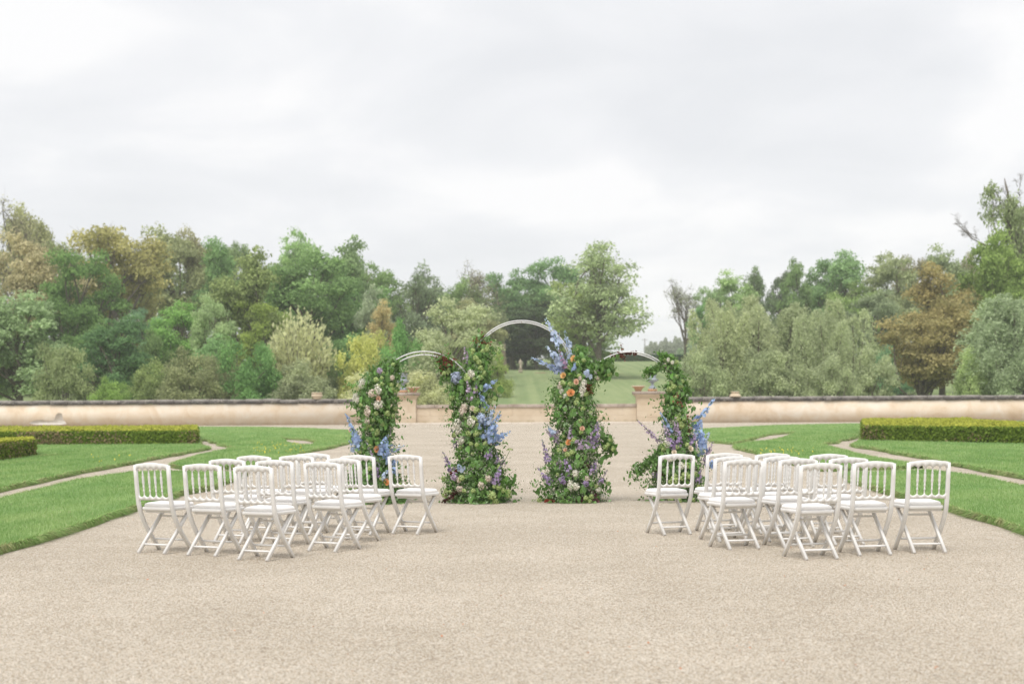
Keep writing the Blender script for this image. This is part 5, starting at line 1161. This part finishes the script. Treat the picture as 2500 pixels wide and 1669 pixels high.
# low brick-red garden bed beside the statue
mb = MB(); x2, _ = xz(1322, 905, 213)
o = ob('earth_bed', None, loc=(x2, 213, float(terrain(213)))); bm = bmesh.new(); bmesh.ops.create_icosphere(bm, subdivisions=3, radius=1)
for v in bm.verts: v.co = Vector((v.co.x*1.5, v.co.y*.6, max(v.co.z, -.2)*.28 + .03*math.sin(v.co.x*9)*math.cos(v.co.y*7)))
me = bpy.data.meshes.new('earth_bed'); bm.to_mesh(me); bm.free(); me.materials.append(M['soil']); o.data = me if False else None
bpy.data.objects.remove(o); o = ob('earth_bed', me, loc=(x2, 213, float(terrain(213)))); tag(o, 'low reddish earth heap on the meadow edge right of the statue', 'earth heap')

# dark clipped hedge along the top of the meadow
def far_hedge(u0, u1, D, h, label):
    x0, x1 = xz(u0, 985, D)[0], xz(u1, 985, D)[0]; g = float(terrain(D)); root = ob('meadow_hedge', None, loc=((x0+x1)/2, D, g)); tag(root, label, 'hedge'); w = x1-x0
    mb = MB(); mb.box((0, 0, h/2), (w-.2, 1.0, h-.1)); ob('branch_core', mb.mesh('branch_core', M['hedge_core']), root)
    n = 9000; Pt = np.stack([rng.uniform(-w/2, w/2, n), rng.uniform(-.65, .5, n), np.where(rng.random(n) < .35, h, rng.uniform(0, h, n)) + rng.normal(size=n)*.05], -1); N = unit(rng.normal(size=(n, 3)) + [0, -1, .6]); A_, B_ = perp(N); s_ = rng.uniform(.08, .2, n)
    V, F = rhombi(Pt, A_, B_, s_, s_*.7); o = ob('foliage', mesh_np('foliage', V, F, M['leaf'], np.repeat(rng.random(n), 4)), root); o.color = (.035, .10, .045, 1)
far_hedge(1405, 1720, 268, 1.25, 'long dark clipped hedge along the top of the meadow')
# far woods as one mass, leaf colours paled to paint in the haze's fade
def far_wood(name, u0, u1, D, hs, col, n, label, size=(.25, .7)):
    us = rng.uniform(u0, u1, n); Dd = D + rng.uniform(-25, 25, n); X = (us-1250)/FPX*Dd; g = terrain(Dd)
    prof = np.interp(us, np.linspace(u0, u1, len(hs)), hs)*(.9+.12*np.sin(us*.21)+.08*np.sin(us*.53+1)); z = g + prof*rng.random(n)**.6
    N = rdir(n); A_, B_ = perp(N); s_ = rng.uniform(*size, n); V, F = rhombi(np.stack([X, Dd, z], -1), A_, B_, s_, s_*.7)
    o = ob(name, mesh_np(name, V, F, M['leaf'], np.repeat(np.clip(rng.normal(.5, .2, n), 0, 1), 4))); o.color = (*col, 1); tag(o, label, 'wood', kind='stuff')
# the wood behind the single trees
def back_wood(name, us, vs, D, col, n, label):
    u = rng.uniform(us[0], us[-1], n); Dd = D + rng.uniform(-14, 14, n); X = (u*S-1250)/FPX*Dd; top = EYE - (np.interp(u, us, vs)*S - HOR)/FPX*Dd; g = terrain(Dd)
    wob = 1 + .10*np.sin(X*.55)*np.sin(Dd*.3+X*.2) + .07*np.sin(X*1.7); z = g + (top-g)*wob*rng.random(n)**.75
    # clumped into boughs
    k = n//45; i = rng.integers(0, k, n); seeds = np.stack([X[:k], Dd[:k], z[:k]], -1); Pt = seeds[i] + rdir(n)*rng.uniform(.3, 1.5, (n, 1))*[1.2, 1, .8]; N = unit(rdir(n)*.8 + [0, -.4, .5]); A_, B_ = perp(N); s_ = rng.uniform(.16, .36, n)
    V, F = rhombi(Pt, A_, B_, s_, s_*.65); tn = np.clip(.5 + .7*(rng.random(k)[i]-.5) + rng.normal(size=n)*.12, 0, 1)
    o = ob(name, mesh_np(name, V, F, M['leaf'], np.repeat(tn, 4))); o.color = (*col, 1); tag(o, label, 'wood', kind='stuff')
back_wood('background_wood', [-120,0,200,400,600,800,900,1000,1150,1280,1340], [560,580,600,610,620,620,660,680,690,690,760], 246, (.20,.27,.11), 70000, 'dense green wood behind the single trees on the left')
back_wood('background_wood', [1640,1700,1800,1900,2000,2150,2300,2460], [760,720,700,680,670,650,640,620], 236, (.22,.29,.13), 34000, 'dense green wood behind the single trees on the right')
back_wood('undergrowth', [-120,100,300,500,700,900,1020,1080], [760,790,800,800,790,790,800,860], 170, (.17,.23,.09), 30000, 'shady undergrowth between the trees on the left')
back_wood('undergrowth', [1600,1700,1900,2050,2080], [830,800,800,800,860], 165, (.24,.30,.13), 14000, 'green undergrowth between the trees on the right')
far_wood('distant_wood', 1575, 1760, 560, [5.5, 7, 8, 8.5, 8, 8], (.36, .39, .30), 14000, 'distant grey green wood on the horizon in the meadow gap')
far_wood('distant_thicket', 1655, 1740, 420, [3.0, 4.2, 4.0, 4.2], (.26, .36, .20), 5000, 'distant green thicket below the horizon wood', (.2, .5))
far_wood('distant_hedgerow', 1380, 1580, 620, [6.5, 5, 3.2, 2.6, 2.2, 2.4], (.40, .43, .36), 8000, 'faint distant hedgerow left of the utility pole')
# utility pole
x, z = xz(1574, 826, 520); g = float(terrain(520)); mb = MB(); mb.tube([(0, 0, -.5), (0, 0, (z-g)*.5), (0, 0, z-g)], [.28, .24, .2], 8)
root = ob('utility_pole', None, loc=(x, 520, g)); tag(root, 'thin utility pole on the horizon in the meadow gap', 'pole'); ob('post', mb.mesh('post', M['pole']), root)
mb = MB(); mb.box((0, 0, z-g-.5), (2.4, .15, .15)); ob('crossarm', mb.mesh('crossarm', M['pole']), root)

# thin spring haze between the garden and the far trees
b = NB('haze'); vl = b.n('ShaderNodeVolumePrincipled'); vl.inputs['Color'].default_value = (.93, .95, .97, 1); vl.inputs['Density'].default_value = HAZE; vl.inputs['Anisotropy'].default_value = 0.0
b.l(vl.outputs[0], b.out.inputs['Volume'])
mb = MB(); mb.box((0, 1487, 19), (1830, 3040, 40.2)); tag(ob('haze', mb.mesh('haze', b.m)), 'thin pale haze over the far trees', 'haze', kind='stuff')
sc.cycles.volume_bounces = 1
